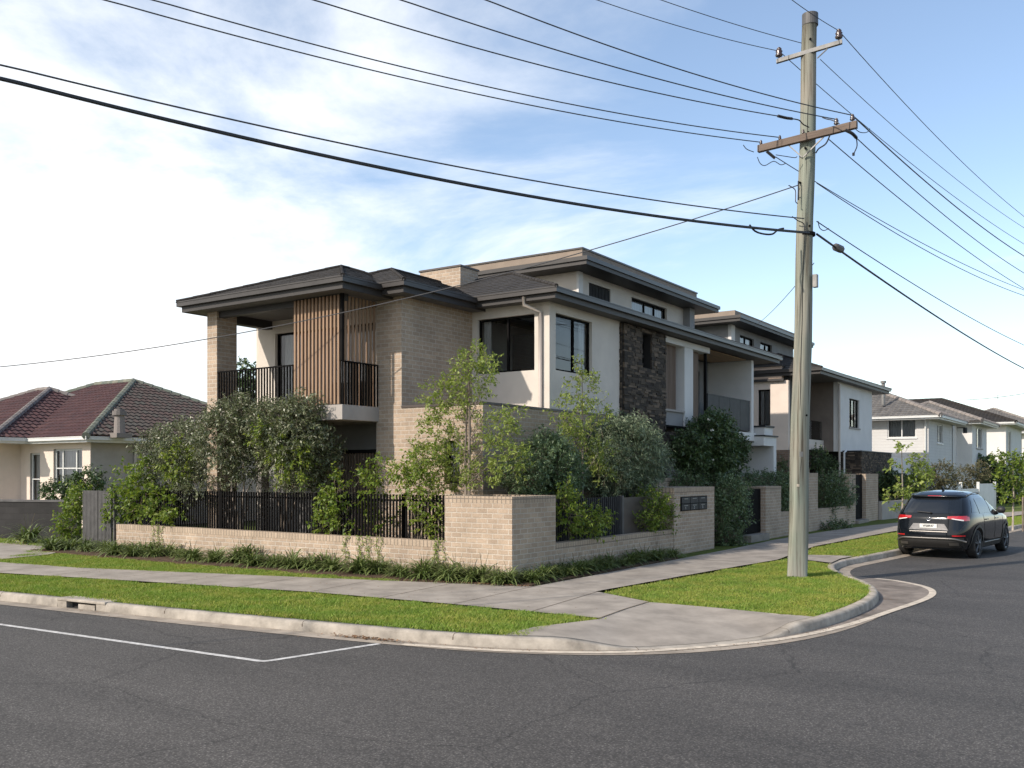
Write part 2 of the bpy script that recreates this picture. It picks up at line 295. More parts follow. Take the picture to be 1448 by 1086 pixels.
# ------------------------------------------------------------------ mesh helpers
def tag(o, label=None, cat=None, group=None, kind=None):
    if label: o['label'] = label
    if cat: o['category'] = cat
    if group: o['group'] = group
    if kind: o['kind'] = kind
    return o
def empty(name, loc, label, cat, group=None, rz=0):
    o = bpy.data.objects.new(name, None); col.objects.link(o); o.location = loc; o.rotation_euler = (0, 0, rz)
    o.empty_display_size = .2; o['org'] = list(loc)
    return tag(o, label, cat, group)
class MB:
    def __init__(s): s.v = []; s.f = []
    def box(s, x0, x1, y0, y1, z0, z1):
        if x0 > x1: x0, x1 = x1, x0
        if y0 > y1: y0, y1 = y1, y0
        if z0 > z1: z0, z1 = z1, z0
        b = len(s.v)
        s.v += [(x0, y0, z0), (x1, y0, z0), (x1, y1, z0), (x0, y1, z0), (x0, y0, z1), (x1, y0, z1), (x1, y1, z1), (x0, y1, z1)]
        s.f += [tuple(b+i for i in q) for q in ((0, 3, 2, 1), (4, 5, 6, 7), (0, 1, 5, 4), (1, 2, 6, 5), (2, 3, 7, 6), (3, 0, 4, 7))]
        return s
    def poly(s, pts):
        b = len(s.v); s.v += [tuple(p) for p in pts]; s.f.append(tuple(range(b, b+len(pts)))); return s
    def prism(s, pts, z0, z1):
        b = len(s.v); n = len(pts)
        s.v += [(p[0], p[1], z0) for p in pts]+[(p[0], p[1], z1) for p in pts]
        s.f.append(tuple(b+n+i for i in range(n))); s.f.append(tuple(b+n-1-i for i in range(n)))
        for i in range(n): j = (i+1) % n; s.f.append((b+i, b+j, b+n+j, b+n+i))
        return s
    def tube(s, pts, r, seg=6, caps=True):
        pts = [Vector(p) for p in pts]; n = len(pts); rs = r if isinstance(r, (list, tuple)) else [r]*n
        b = len(s.v); up = None
        for i, p in enumerate(pts):
            d = (pts[min(i+1, n-1)]-pts[max(i-1, 0)]);
            if d.length < 1e-9: d = Vector((0, 0, 1))
            d.normalize()
            if up is None: up = Vector((0, 0, 1)) if abs(d.z) < .9 else Vector((1, 0, 0))
            a = d.cross(up); a.normalize(); c = d.cross(a)
            up = -c if False else a.cross(d)
            for k in range(seg):
                t = 2*math.pi*k/seg; q = p+a*(math.cos(t)*rs[i])+c*(math.sin(t)*rs[i]); s.v.append(tuple(q))
        for i in range(n-1):
            for k in range(seg):
                k2 = (k+1) % seg; s.f.append((b+i*seg+k, b+i*seg+k2, b+(i+1)*seg+k2, b+(i+1)*seg+k))
        if caps:
            s.f.append(tuple(b+k for k in range(seg))); s.f.append(tuple(b+(n-1)*seg+seg-1-k for k in range(seg)))
        return s
    def grid(s, rows):
        b = len(s.v); nr = len(rows); nc = len(rows[0])
        for r in rows: s.v += [tuple(p) for p in r]
        for i in range(nr-1):
            for j in range(nc-1): s.f.append((b+i*nc+j, b+i*nc+j+1, b+(i+1)*nc+j+1, b+(i+1)*nc+j))
        return s
    def add(s, verts, faces):
        b = len(s.v); s.v += [tuple(p) for p in verts]; s.f += [tuple(b+i for i in q) for q in faces]; return s
    def build(s, name, mat, parent=None, smooth=False, recalc=False, bevel=0, org=None):
        o_ = (0, 0, 0)
        if parent is not None: o_ = tuple(parent.get('org', (0, 0, 0)))
        if org is not None: o_ = org
        v = np.array(s.v, dtype=float).reshape(-1, 3)-np.array(o_)
        me = bpy.data.meshes.new(name); me.from_pydata(v.tolist(), [], s.f); me.materials.append(mat); me.update()
        if recalc:
            bm = bmesh.new(); bm.from_mesh(me); bmesh.ops.recalc_face_normals(bm, faces=bm.faces); bm.to_mesh(me); bm.free()
        if smooth: me.polygons.foreach_set('use_smooth', [True]*len(me.polygons))
        o = bpy.data.objects.new(name, me); col.objects.link(o)
        if parent is not None: o.parent = parent; o['org'] = list(o_)
        elif org is not None: o.location = org; o['org'] = list(org)
        if bevel:
            md = o.modifiers.new('edge', 'BEVEL'); md.width = bevel; md.segments = 2; md.limit_method = 'ANGLE'
        return o
def struct(name, mb, mat, **k):
    o = mb.build(name, mat, **k); o['kind'] = 'structure'; return o
def copy_tree(o, parent=None):
    c = o.copy(); col.objects.link(c); c.parent = parent
    for ch in list(o.children): copy_tree(ch, c)
    return c

def wall(mb, ax, c, thick, a0, a1, z0, z1, ops=()):
    """wall on plane ax=c, thick going inwards (signed), with openings (a0,a1,z0,z1) and their reveals"""
    us = sorted({a0, a1, *[v for o in ops for v in o[:2]]}); zs = sorted({z0, z1, *[v for o in ops for v in o[2:]]})
    us = [u for u in us if a0 <= u <= a1]; zs = [z for z in zs if z0 <= z <= z1]
    def P(u, z, d): return (c+d, u, z) if ax == 'x' else (u, c+d, z)
    flip = (ax == 'x') == (thick < 0)
    for i in range(len(us)-1):
        for j in range(len(zs)-1):
            um = (us[i]+us[i+1])/2; zm = (zs[j]+zs[j+1])/2
            if any(o[0] < um < o[1] and o[2] < zm < o[3] for o in ops): continue
            q = [(us[i], zs[j]), (us[i+1], zs[j]), (us[i+1], zs[j+1]), (us[i], zs[j+1])]
            if not flip: q = q[::-1]
            if ax == 'y': pass
            mb.poly([P(u, z, 0) for u, z in q]); mb.poly([P(u, z, thick) for u, z in q[::-1]])
    for (u0, u1, w0, w1) in list(ops)+[(a0, a1, z0, z1)]:
        for (p, q) in (((u0, w0), (u1, w0)), ((u1, w0), (u1, w1)), ((u1, w1), (u0, w1)), ((u0, w1), (u0, w0))):
            mb.poly([P(*p, 0), P(*q, 0), P(*q, thick), P(*p, thick)])
def window(par, ax, c, sgn, a0, a1, z0, z1, mull=(), trans=(), mat='black', fw=.05, set_=.08, curtain=None, room=1.6, sill=False, cab=None, name='window', label=None):
    """frame with child panes, sill, curtain and a dim room behind; c is the wall face, sgn the outward side"""
    def B(mb, u0, u1, d0, d1, w0, w1):
        if ax == 'x': mb.box(c-sgn*d0, c-sgn*d1, u0, u1, w0, w1)
        else: mb.box(u0, u1, c-sgn*d0, c-sgn*d1, w0, w1)
    g = .004; f = MB(); d0, d1 = set_, set_+.06
    B(f, a0+g, a0+fw, d0, d1, z0+g, z1-g); B(f, a1-fw, a1-g, d0, d1, z0+g, z1-g)
    B(f, a0+fw, a1-fw, d0, d1, z0+g, z0+fw); B(f, a0+fw, a1-fw, d0, d1, z1-fw, z1-g)
    for m_ in mull: B(f, m_-fw*.5, m_+fw*.5, d0-.004, d1-.004, z0+fw, z1-fw)
    for t_ in trans: B(f, a0+fw, a1-fw, d0+.006, d1-.01, t_-fw*.35, t_+fw*.35)
    fo = f.build(name, M[mat], par)
    if label: fo['label'] = label
    p = MB(); dd = c-sgn*(d0+.03); q_ = [(a0+fw*.8, z0+fw*.8), (a1-fw*.8, z0+fw*.8), (a1-fw*.8, z1-fw*.8), (a0+fw*.8, z1-fw*.8)]
    p.poly([(dd, u, z) if ax == 'x' else (u, dd, z) for u, z in q_]); p.build('pane', M['glass'], fo)
    if room:
        r = MB(); e = .02
        if ax == 'x': x0, x1, y0, y1 = c-sgn*(.26), c-sgn*room, a0-e-.03, a1+e+.03
        else: x0, x1, y0, y1 = a0-e-.03, a1+e+.03, c-sgn*.26, c-sgn*room
        zz0, zz1 = z0-.6, z1+.25
        P = [(x0, y0), (x1, y0), (x1, y1), (x0, y1)]
        for i in range(4):
            a, b = P[i], P[(i+1) % 4]
            if ax == 'x' and a[0] == b[0] == x0: continue
            if ax == 'y' and a[1] == b[1] == y0: continue
            r.poly([(a[0], a[1], zz0), (b[0], b[1], zz0), (b[0], b[1], zz1), (a[0], a[1], zz1)])
        r.poly([(*p_, zz0) for p_ in P]); r.poly([(*p_, zz1) for p_ in P]); r.build('room_wall', M['room'], fo)
    if curtain:
        for (c0, c1) in curtain:
            k = MB(); n = max(8, int((c1-c0)/.02)); rows = [[], []]
            for i in range(n+1):
                u = c0+(c1-c0)*i/n; d = set_+.13+.02*math.sin(i*1.25)+.01*math.sin(i*.37)
                for zi, q in ((z0+.02, 0), (z1-.03, 1)):
                    rows[q].append((c-sgn*d, u, zi) if ax == 'x' else (u, c-sgn*d, zi))
            k.grid(rows); k.build('curtain', M['curtain'], fo, smooth=True)
    if cab:
        k = MB(); B(k, cab[0], cab[1], .9, 1.0, z0-.5, cab[2]); k.build('cabinet', M['cabinet'], fo)
    if sill:
        k = MB(); B(k, a0-.06, a1+.06, -.05, set_, z0-.07, z0-.003); k.build('sill', M[sill], fo)
    return fo
def clip(me_mb, planes):
    """cut a raised tile sheet down to its roof face"""
    bm = bmesh.new(); vs = [bm.verts.new(p) for p in me_mb.v]
    for f in me_mb.f: bm.faces.new([vs[i] for i in f])
    for co, no in planes:
        bmesh.ops.bisect_plane(bm, geom=bm.verts[:]+bm.edges[:]+bm.faces[:], plane_co=co, plane_no=no, clear_outer=True)
    r = MB(); bm.verts.ensure_lookup_table(); bm.verts.index_update()
    r.v = [tuple(v.co) for v in bm.verts]; r.f = [tuple(v.index for v in f.verts) for f in bm.faces]; bm.free(); return r
def tiles(poly, tw=.30, th=.33, wave=.035, lip=.022, seg=4, into=None):
    """individual overlapping tiles over a planar roof polygon; poly[0]-poly[1] is the eave"""
    P = [Vector(p) for p in poly]; u = (P[1]-P[0]).normalized(); nrm = None
    nrm = (P[1]-P[0]).cross(P[2]-P[0]).normalized()
    if nrm.z < 0: nrm = -nrm
    v = nrm.cross(u)
    if v.z < 0: v = -v
    us = [(p-P[0]).dot(u) for p in P]; vs = [(p-P[0]).dot(v) for p in P]
    u0, u1, v1 = min(us), max(us), max(vs)
    cen = sum(P, Vector())/len(P); planes = []
    for i in range(len(P)):
        a, b = P[i], P[(i+1) % len(P)]; e = (b-a).cross(nrm).normalized()
        if (cen-a).dot(e) > 0: e = -e
        planes.append((a, e))
    def inside(uu, vv):
        p = P[0]+u*uu+v*vv; return all((p-a).dot(e) < 0.001 for a, e in planes)
    full = MB(); part = MB(); r = 0; y = 0.0
    while y < v1:
        x = u0-(tw*.5 if r % 2 and wave == 0 else 0)
        while x < u1:
            h0 = .0; jit = rnd.uniform(-.003, .003); rows = [[], [], []]
            for k in range(seg+1):
                uu = x+tw*k/seg; wv = wave*(.5-.5*math.cos(2*math.pi*k/seg)) if seg > 1 else 0
                pa = P[0]+u*uu+v*y
                rows[0].append(pa+nrm*(0.002)); rows[1].append(pa+nrm*(lip+wv+jit)); rows[2].append(P[0]+u*uu+v*(y+th+.02)+nrm*(.004+wv*.9+jit))
            ok = [inside(x, y), inside(x+tw, y), inside(x, y+th), inside(x+tw, y+th)]
            if all(ok): full.grid(rows)
            else: part.grid(rows)
            x += tw
        y += th; r += 1
    c = clip(part, planes) if part.v else MB()
    m = into or MB(); m.add(full.v, full.f); m.add(c.v, c.f)
    return m
def ridge(mb, a, b, r=.11, step=.38):
    a = Vector(a); b = Vector(b); n = max(1, int((b-a).length/step))
    for i in range(n):
        p = a.lerp(b, i/n); q = a.lerp(b, (i+1.06)/n)
        mb.tube([p, q], [r*1.08, r*.92], 8)
def hip(par, x0, x1, y0, y1, z0, pitch, cap=99, mat='rooftile', rmat='ridge_dark', tile=dict(tw=.30, th=.34, wave=.0, lip=.016, seg=1), ridger=.045, faces='SENW', name='roof', under=True):
    W = x1-x0; D = y1-y0; a = min(W/2, D/2, cap/pitch); zt = z0+a*pitch
    A, B_, C_, D_ = (x0, y0, z0), (x1, y0, z0), (x1, y1, z0), (x0, y1, z0)
    a1, b1, c1, d1 = (x0+a, y0+a, zt), (x1-a, y0+a, zt), (x1-a, y1-a, zt), (x0+a, y1-a, zt)
    F = {'S': [A, B_, b1, a1], 'E': [B_, C_, c1, b1], 'N': [C_, D_, d1, c1], 'W': [D_, A, a1, d1]}
    m = MB(); base = MB()
    for k, f in F.items():
        g = []
        for p in f:
            if not g or (Vector(p)-Vector(g[-1])).length > .01: g.append(p)
        if (Vector(g[0])-Vector(g[-1])).length < .01: g.pop()
        if len(g) < 3: continue
        base.poly([(p[0], p[1], p[2]-.03) for p in g])
        if k in faces: tiles(g, into=m, **tile)
    if a < min(W, D)/2-.01: base.poly([(p[0], p[1], p[2]-.02) for p in (a1, b1, c1, d1)])
    o = m.build(name, M[mat], par)
    base.build('roof_deck', M['fascia'], o)
    rg = MB(); up = Vector((0, 0, .02))
    for p, q in ((A, a1), (B_, b1), (C_, c1), (D_, d1), (a1, b1), (b1, c1), (c1, d1), (d1, a1)):
        if (Vector(p)-Vector(q)).length > .1: ridge(rg, Vector(p)+up, Vector(q)+up, ridger)
    rg.build('ridge_tile', M[rmat], o, smooth=False)
    return o, zt
def eaves(par, x0, x1, y0, y1, z, xi0, xi1, yi0, yi1, gm='gutter', fm='fascia', sm='soffit', drop=.25, inset=.09):
    """gutter, fascia band and soffit round a roof edge; x0.. outer edge, xi0.. wall line"""
    def ring(mb, a0, a1, b0, b1, t, z0, z1):
        mb.box(a0, a1, b0, b0+t, z0, z1); mb.box(a0, a1, b1-t, b1, z0, z1)
        mb.box(a0, a0+t, b0+t, b1-t, z0, z1); mb.box(a1-t, a1, b0+t, b1-t, z0, z1)
    g = MB(); ring(g, x0, x1, y0, y1, .11, z-.115, z+.004)
    ring(g, x0-.012, x1+.012, y0-.012, y1+.012, .012, z-.02, z+.008)
    g.build('gutter', M[gm], par)
    f = MB(); i = inset; ring(f, x0+i, x1-i, y0+i, y1-i, .03, z-drop, z-.112)
    f.build('fascia', M[fm], par)
    s = MB(); s.box(x0+i+.03, x1-i-.03, y0+i+.03, y1-i-.03, z-drop+.015, z-drop+.03); s.build('soffit', M[sm], par)
def ledger(mb, ax, c, out_, a0, a1, z0, z1, holes=()):
    z = z0; q = random.Random(int(abs(c*100)+a0*10))
    while z < z1-.01:
        h = min(q.choice([.04, .055, .07, .085]), z1-z); u = a0
        while u < a1-.01:
            l_ = min(q.uniform(.10, .38), a1-u); d = q.uniform(.0, .035)
            if a1-u-l_ < .06: l_ = a1-u
            segs = [(u, u+l_)]
            for o in holes:
                if z+h > o[2] and z < o[3]:
                    ns = []
                    for s_ in segs:
                        if s_[1] <= o[0] or s_[0] >= o[1]: ns.append(s_); continue
                        if s_[0] < o[0]: ns.append((s_[0], o[0]))
                        if s_[1] > o[1]: ns.append((o[1], s_[1]))
                    segs = ns
            for s0, s1 in segs:
                if ax == 'x': mb.box(c, c+out_*(.03+d), s0+.002, s1-.002, z+.002, z+h-.002)
                else: mb.box(s0+.002, s1-.002, c, c+out_*(.03+d), z+.002, z+h-.002)
            u += l_
        z += h
    return mb
def battens(mb, ax, c, a0, a1, z0, z1, n, wd=.045, dp=.07):
    for i in range(n):
        u = a0+(a1-a0)*(i+.5)/n
        if ax == 'y': mb.box(u-wd/2, u+wd/2, c, c+dp, z0, z1)
        else: mb.box(c-dp, c, u-wd/2, u+wd/2, z0, z1)
    return mb

# ------------------------------------------------------------------ ground, road, kerb, paths
RZ = -.17
struct('ground', MB().poly([(-900, -900, -.30), (900, -900, -.30), (900, 900, -.30), (-900, 900, -.30)]), M['turf'])
K = [(-60, -13.2), (-30, -9.2), (-12, -6.75), (-6.39, -5.98), (-3.15, -5.66), (0.11, -5.26), (1.6, -5.04), (2.6, -4.86), (3.3, -4.62), (4.1, -4.2),
     (4.75, -3.65), (5.25, -2.95), (5.6, -2.2), (5.85, -1.3), (5.97, -.4), (6.02, .6), (6.0, 1.5), (5.88, 2.4), (5.62, 3.3), (5.2, 4.2), (4.7, 5.0), (4.25, 5.9), (3.95, 6.9), (3.86, 7.9), (3.95, 9.0), (4.12, 10.5), (4.35, 13), (5.5, 26.5), (8.4, 45), (13, 70), (30, 130), (60, 220)]
def smooth_line(P, n=4):
    P = [Vector((p[0], p[1])) for p in P]; o = []
    for i in range(len(P)-1):
        p0 = P[max(i-1, 0)]; p1 = P[i]; p2 = P[i+1]; p3 = P[min(i+2, len(P)-1)]
        for k in range(n):
            t = k/n; o.append(.5*((2*p1)+(-p0+p2)*t+(2*p0-5*p1+4*p2-p3)*t*t+(-p0+3*p1-3*p2+p3)*t**3))
    o.append(P[-1]); return o
KS = [Vector(p) for p in K[:3]]+smooth_line(K[2:28], 5)[1:]+[Vector(p) for p in K[28:]]
def offset_line(P, d):
    o = []
    for i, p in enumerate(P):
        t = (P[min(i+1, len(P)-1)]-P[max(i-1, 0)]).normalized(); o.append(Vector((p.x+t.y*d, p.y-t.x*d)))
    return o
struct('road', MB().poly([(-400, -60, RZ), (60, -60, RZ), (400, -60, RZ), (400, 400, RZ), (-2, 400, RZ), (-2, 10, RZ), (-400, 10, RZ)]), M['asphalt'])
# block (all land behind the kerb)
inner = offset_line(KS, -.16); inner = [p for p in inner if not (p.x > 3.25 and p.y < -1.15)]; k_ = max(i for i, p in enumerate(inner) if p.y < -1.15)+1; inner[k_:k_] = [Vector((3.15, -3.9)), Vector((3.0, -2.6)), Vector((3.1, -1.15))]
struct('block_ground', MB().prism([(p.x, p.y) for p in inner]+[(60, 600), (-500, 600), (-500, -70)], -.28, -.045), M['turf'])
# kerb: profile swept along the line, dropping at the ramp
def kerb_h(i):
    p = KS[i]
    # low where the crossing is: between (4.3,-4.1) and (5.65,-2.0)
    if p.x > 3.4 and p.y < -.9:
        t = p.y
        def ss(a, b, x): x = min(1, max(0, (x-a)/(b-a))); return x*x*(3-2*x)
        return max(1-ss(-4.5, -3.9, t), ss(-2.3, -1.5, t))
    return 1.0
rows = []; prof = [(0.0, 0.0), (.012, .75), (.03, .93), (.055, 1.0), (.16, 1.0), (.165, -.3)]
for i in range(len(KS)):
    h = kerb_h(i); top = RZ+.015+(.125)*h
    r = []
    for d, k in prof:
        q = offset_line(KS[max(0, i-1):i+2] if 0 < i < len(KS)-1 else (KS[:2] if i == 0 else KS[-2:]), -d)[1 if i > 0 else 0]
        r.append((q.x, q.y, RZ-.05 if k == 0 else (RZ-.1 if k < 0 else RZ+.0+(top-RZ)*k)))
    rows.append(r)
# drainage inlet leaves a gap in the kerb
def seg_rows(a, b): return rows[a:b+1]
di = [i for i, p in enumerate(KS) if -5.4 < p.x < -3.2 and p.y < 0]
d0, d1 = di[0], di[-1]
kb = MB(); kb.grid(seg_rows(0, d0)); kb.grid(seg_rows(d1, len(KS)-1))
kerb = struct('kerb', kb, M['kerb'], smooth=True)
jm = MB(); acc = 0
for i in range(4, len(KS)-6):
    acc += (KS[i]-KS[i-1]).length
    if acc > 2.3 and not d0-1 <= i <= d1+1:
        acc = 0; t = (KS[i+1]-KS[i-1]).normalized(); r = rows[i]
        for a, b in zip(r[1:-1], r[2:]):
            e = .004
            jm.poly([(a[0]-t.x*e, a[1]-t.y*e, a[2]+.0015), (a[0]+t.x*e, a[1]+t.y*e, a[2]+.0015), (b[0]+t.x*e, b[1]+t.y*e, b[2]+.0015), (b[0]-t.x*e, b[1]-t.y*e, b[2]+.0015)])
        a = r[1]; jm.poly([(a[0]+t.y*.003-t.x*.006, a[1]-t.x*.003-t.y*.006, RZ), (a[0]+t.y*.003+t.x*.006, a[1]-t.x*.003+t.y*.006, RZ), (a[0]+t.y*.003+t.x*.006, a[1]-t.x*.003+t.y*.006, a[2]), (a[0]+t.y*.003-t.x*.006, a[1]-t.x*.003-t.y*.006, a[2])])
struct('kerb_joints', jm, M['soil'], parent=None)
g0 = offset_line(KS, .0); g1 = offset_line(KS, .30)
gm = MB(); gm.grid([[(p.x, p.y, RZ+.004) for p in g0], [(p.x, p.y, RZ+.006) for p in g1]]); struct('gutter_tray', gm, M['gut'])
# drain inlet
pa, pb = KS[d0], KS[d1]; dv = (pb-pa).normalized(); nv = Vector((-dv.y, dv.x))
dr = empty('storm_drain', (pa.x, pa.y, RZ), 'concrete stormwater inlet with a dark slot set into the kerb', 'drain')
def dquad(mb, s0, s1, n0, n1, z0, z1):
    P = [pa+dv*s0+nv*n0, pa+dv*s1+nv*n0, pa+dv*s1+nv*n1, pa+dv*s0+nv*n1]; mb.prism([(p.x, p.y) for p in P], z0, z1)
ln = (pb-pa).length
m = MB(); dquad(m, 0, ln, .0, .30, RZ+.105, RZ+.15); m.build('lintel', M['kerb'], dr, bevel=.01)
for s0, s1 in ((0, .22), (ln-.22, ln)): m = MB(); dquad(m, s0, s1, .01, .3, RZ-.1, RZ+.102); m.build('jamb', M['kerb'], dr)
m = MB(); dquad(m, .22, ln-.22, .12, .32, RZ-.1, RZ+.1); m.build('slot', M['cabinet'], dr)
m = MB(); dquad(m, .5, .9, .02, .12, RZ-.05, RZ+.075); m.build('divider', M['kerb'], dr)
# painted lines
def strip(P, wd, z):
    P = [Vector(p) for p in P]; a = offset_line(P, wd/2); b = offset_line(P, -wd/2); mb = MB(); mb.grid([[(p.x, p.y, z) for p in b], [(p.x, p.y, z) for p in a]]); return mb
struct('road_line', strip([(-40, -12.0), (-3.9, -7.26), (1.2, -6.93), (1.26, -6.90), (1.29, -6.84), (1.60, -5.35)], .085, RZ+.004), M['paint'])
el = smooth_line([(1.9, -5.24), (3.3, -4.82), (4.4, -4.15), (5.15, -3.2), (5.75, -2.1), (6.12, -.6), (6.33, 1.2), (6.5, 3.0), (6.42, 4.1), (6.1, 4.9), (5.5, 5.55), (5.05, 5.75)], 5)
struct('edge_line', strip([(p.x, p.y) for p in el], .12, RZ+.011), M['creampaint'])
# apron of concrete between the kerb and the edge line round the nose
ap = [(p.x, p.y) for p in el[8:]]+[(p.x, p.y) for p in reversed([q for q in KS if q.y > -4.0 and q.y < 6.2 and q.x > 3.9])]
struct('kerb_apron', MB().poly([(x, y, RZ+.008) for x, y in ap]), M['apron'])
# footpaths
PF = [(-60, -11.6), (-30, -7.6), (-9.54, -4.52), (-6.06, -3.84), (-2.05, -3.10), (0.9, -2.9), (3.42, -2.85)]
PB = [(-60, -10.0), (-30, -6.2), (-11.41, -3.3), (-8.9, -3.0), (-4.22, -1.75), (-1.35, -.95), (0.72, -.35)]
SIDE = [(0.72, 1.5), (.66, 6.1), (.6, 9.7), (.45, 13.1), (.55, 17.8), (1.0, 23.2), (3.3, 37), (8, 55), (16, 80)]
VO = [(1.95, -.35), (2.3, 4), (2.6, 7.0), (2.15, 11.43), (2.45, 19.4), (4.8, 37), (9.6, 55), (18, 80)]
mb = MB(); mb.poly([(x, y, -.004) for x, y in PF[:-1]+[(3.42, -2.85), (3.30, -1.9), (3.25, -1.0), (1.95, -.35), (0.72, -.35)]+PB[::-1][1:]]); struct('footpath', mb, M['conc'])
mb = MB(); mb.poly([(x, y, -.002) for x, y in [(0.72, -.35)]+SIDE+VO[::-1]]); struct('side_footpath', mb, M['conc'])
# crossing ramp slab falling to the gutter
ri_ = [i for i, p in enumerate(KS) if p.x > 3.0 and -4.75 < p.y < -.85]
back = [Vector((3.05, -3.95)), Vector((3.42, -2.95)), Vector((3.30, -1.9)), Vector((3.25, -1.0)), Vector((4.3, -1.0)), Vector((5.35, -1.08))]
bl_ = [0.0]
for p, q in zip(back, back[1:]): bl_.append(bl_[-1]+(q-p).length)
def bk(t):
    d = t*bl_[-1]
    for i in range(len(back)-1):
        if d <= bl_[i+1]+1e-6: return back[i].lerp(back[i+1], (d-bl_[i])/(bl_[i+1]-bl_[i]))
    return back[-1]
rw_ = []
for k, i in enumerate(ri_):
    t = k/(len(ri_)-1); o_ = rows[i][4]; c_ = bk(t); e_ = Vector((o_[0], o_[1])); zt_ = o_[2]+.002
    rw_.append([(e_.x, e_.y, zt_)]+[(e_.lerp(c_, f_).x, e_.lerp(c_, f_).y, zt_+(-.008-zt_)*(f_**.8)) for f_ in (.15, .35, .6, .8, 1.0)])
struct('crossing_ramp', MB().grid(rw_), M['conc'], smooth=True)
# rounded flush kerb edge where the ramp meets the road
struct('verge_path', MB().poly([(x, y, -.006) for x, y in [(2.5, 8.6), (2.6, 7.7), (3.82, 7.0), (3.72, 8.1), (3.80, 9.0), (3.2, 8.9)]]), M['conc'])
# joints in the paths
jt = MB()
def joint(a, b, z=.0, wd=.012):
    a = Vector(a); b = Vector(b); t = (b-a).normalized(); n_ = Vector((-t.y, t.x))*wd/2
    jt.poly([(a.x-n_.x, a.y-n_.y, z), (b.x-n_.x, b.y-n_.y, z), (b.x+n_.x, b.y+n_.y, z), (a.x+n_.x, a.y+n_.y, z)])
def lerp_path(P, x, k=0):
    for a, b in zip(P, P[1:]):
        if a[k] <= x <= b[k]: t = (x-a[k])/(b[k]-a[k]); return (a[0]+(b[0]-a[0])*t, a[1]+(b[1]-a[1])*t)
    return P[-1]
x = -14.0
while x < .5: joint(lerp_path(PF, x), lerp_path(PB, x-.25), .0005); x += 1.5
joint((.72, -.35), (.9, -2.9), .001); joint((3.42, -2.95), (3.30, -1.9), .002); joint((3.30, -1.9), (3.25, -1.0), .002); joint((3.25, -1.0), (2.6, -.68), .002); joint((2.0, -.36), (2.3, -2.86), .001)
y = 1.2
while y < 34: joint(lerp_path(SIDE, y, 1), lerp_path(VO, y, 1), .002); y += 1.6
struct('path_joints', jt, M['soil'])
struct('garden_bed', MB().prism([(-14.2, -.15), (-14.2, -1.2), (-8.5, -1.25), (-3, -1.0), (-1.0, -.78), (.62, -.42), (.60, 6.0), (.02, 6.9), (.02, .02), (-.0, .0)], -.05, .012), M['soil'])
struct('driveway', MB().poly([(x, y, -.003) for x, y in [(-60, -9.8), (-12.2, -3.35), (-12.6, -1.6), (-13.9, -.3), (-19, 1.0), (-60, -4)]]), M['conc'])
struct('garden_ground', MB().poly([(x, y, .02) for x, y in [(-12, .25), (-.3, .25), (-.3, 60), (-12, 60)]]), M['soil'])

# grass
def inpoly(P, x, y):
    ins = np.zeros(len(x), bool); n = len(P); j = n-1
    for i in range(n):
        xi, yi = P[i]; xj, yj = P[j]
        if yi != yj:
            c = ((yi > y) != (yj > y)) & (x < (xj-xi)*(y-yi)/(yj-yi)+xi); ins ^= c
        j = i
    return ins
def grass(name, poly, dens, h, z, label=None, seed=1):
    g = np.random.default_rng(seed); P = np.array(poly); mn = P.min(0); mx = P.max(0)
    n = int((mx[0]-mn[0])*(mx[1]-mn[1])*dens); x = g.uniform(mn[0], mx[0], n); y = g.uniform(mn[1], mx[1], n)
    # ragged edge and thinner spots
    k = inpoly(poly, x+g.normal(0, .04, n), y+g.normal(0, .04, n)); k &= g.uniform(0, 1, n) < .72+.4*np.sin(x*2.7+1.3*np.sin(y*3.1))*np.sin(y*2.9+x); x = x[k]; y = y[k]; n = len(x)
    pat = np.sin(x*3.1+np.sin(y*2.3))*np.sin(y*3.7+np.sin(x*1.7)*2)+.5*np.sin(x*9+y*4)
    hh = h*(.65+.25*pat.clip(-1, 1)+g.uniform(0, .6, n)); a = g.uniform(0, 2*np.pi, n); wd = g.uniform(.0025, .0055, n)
    lean = g.uniform(.1, .9, n)*hh; la = g.uniform(0, 2*np.pi, n)
    V = np.empty((n, 4, 3)); dx = np.cos(a)*wd; dy = np.sin(a)*wd
    V[:, 0] = np.stack([x-dx, y-dy, np.full(n, z)], 1); V[:, 1] = np.stack([x+dx, y+dy, np.full(n, z)], 1)
    mx_ = x+np.cos(la)*lean*.35; my_ = y+np.sin(la)*lean*.35
    V[:, 2] = np.stack([mx_+dx*.8, my_+dy*.8, z+hh*.6], 1); V[:, 3] = np.stack([x+np.cos(la)*lean, y+np.sin(la)*lean, z+hh], 1)
    V = V.reshape(-1, 3); me = bpy.data.meshes.new(name)
    me.vertices.add(n*4); me.vertices.foreach_set('co', V.ravel())
    idx = np.arange(n)[:, None]*4+np.array([0, 1, 2, 0, 2, 3]); me.loops.add(n*6); me.loops.foreach_set('vertex_index', idx.ravel().astype(np.int32))
    me.polygons.add(n*2); me.polygons.foreach_set('loop_start', np.arange(0, n*6, 3, dtype=np.int32)); me.update(calc_edges=True); me.materials.append(M['grass'])
    o = bpy.data.objects.new(name, me); col.objects.link(o); tag(o, label, 'grass', None, 'stuff'); return o
kin = offset_line(KS, -.18)
front_edge = [(p.x, p.y) for p in kin if p.x < 3.35 and p.y < -4 and p.x > -16]
gl_ = front_edge+[(3.15, -4.0), (3.10, -3.45), (3.45, -2.8), (3.0, -2.80), (0.9, -2.95), (-2.05, -3.15), (-6.06, -3.9), (-9.54, -4.58), (-16, -5.5)]
grass('verge_grass', gl_, 6500, .052, -.045, 'short sunlit lawn strip between the front footpath and the kerb', 1)
nose = [(2.05, -.30), (3.4, -.96), (4.8, -1.0), (5.4, -1.05)]+[(p.x, p.y) for p in kin if p.x > 3.5 and -1.0 < p.y < 6.9]+[(2.68, 7.5), (2.4, 4)]
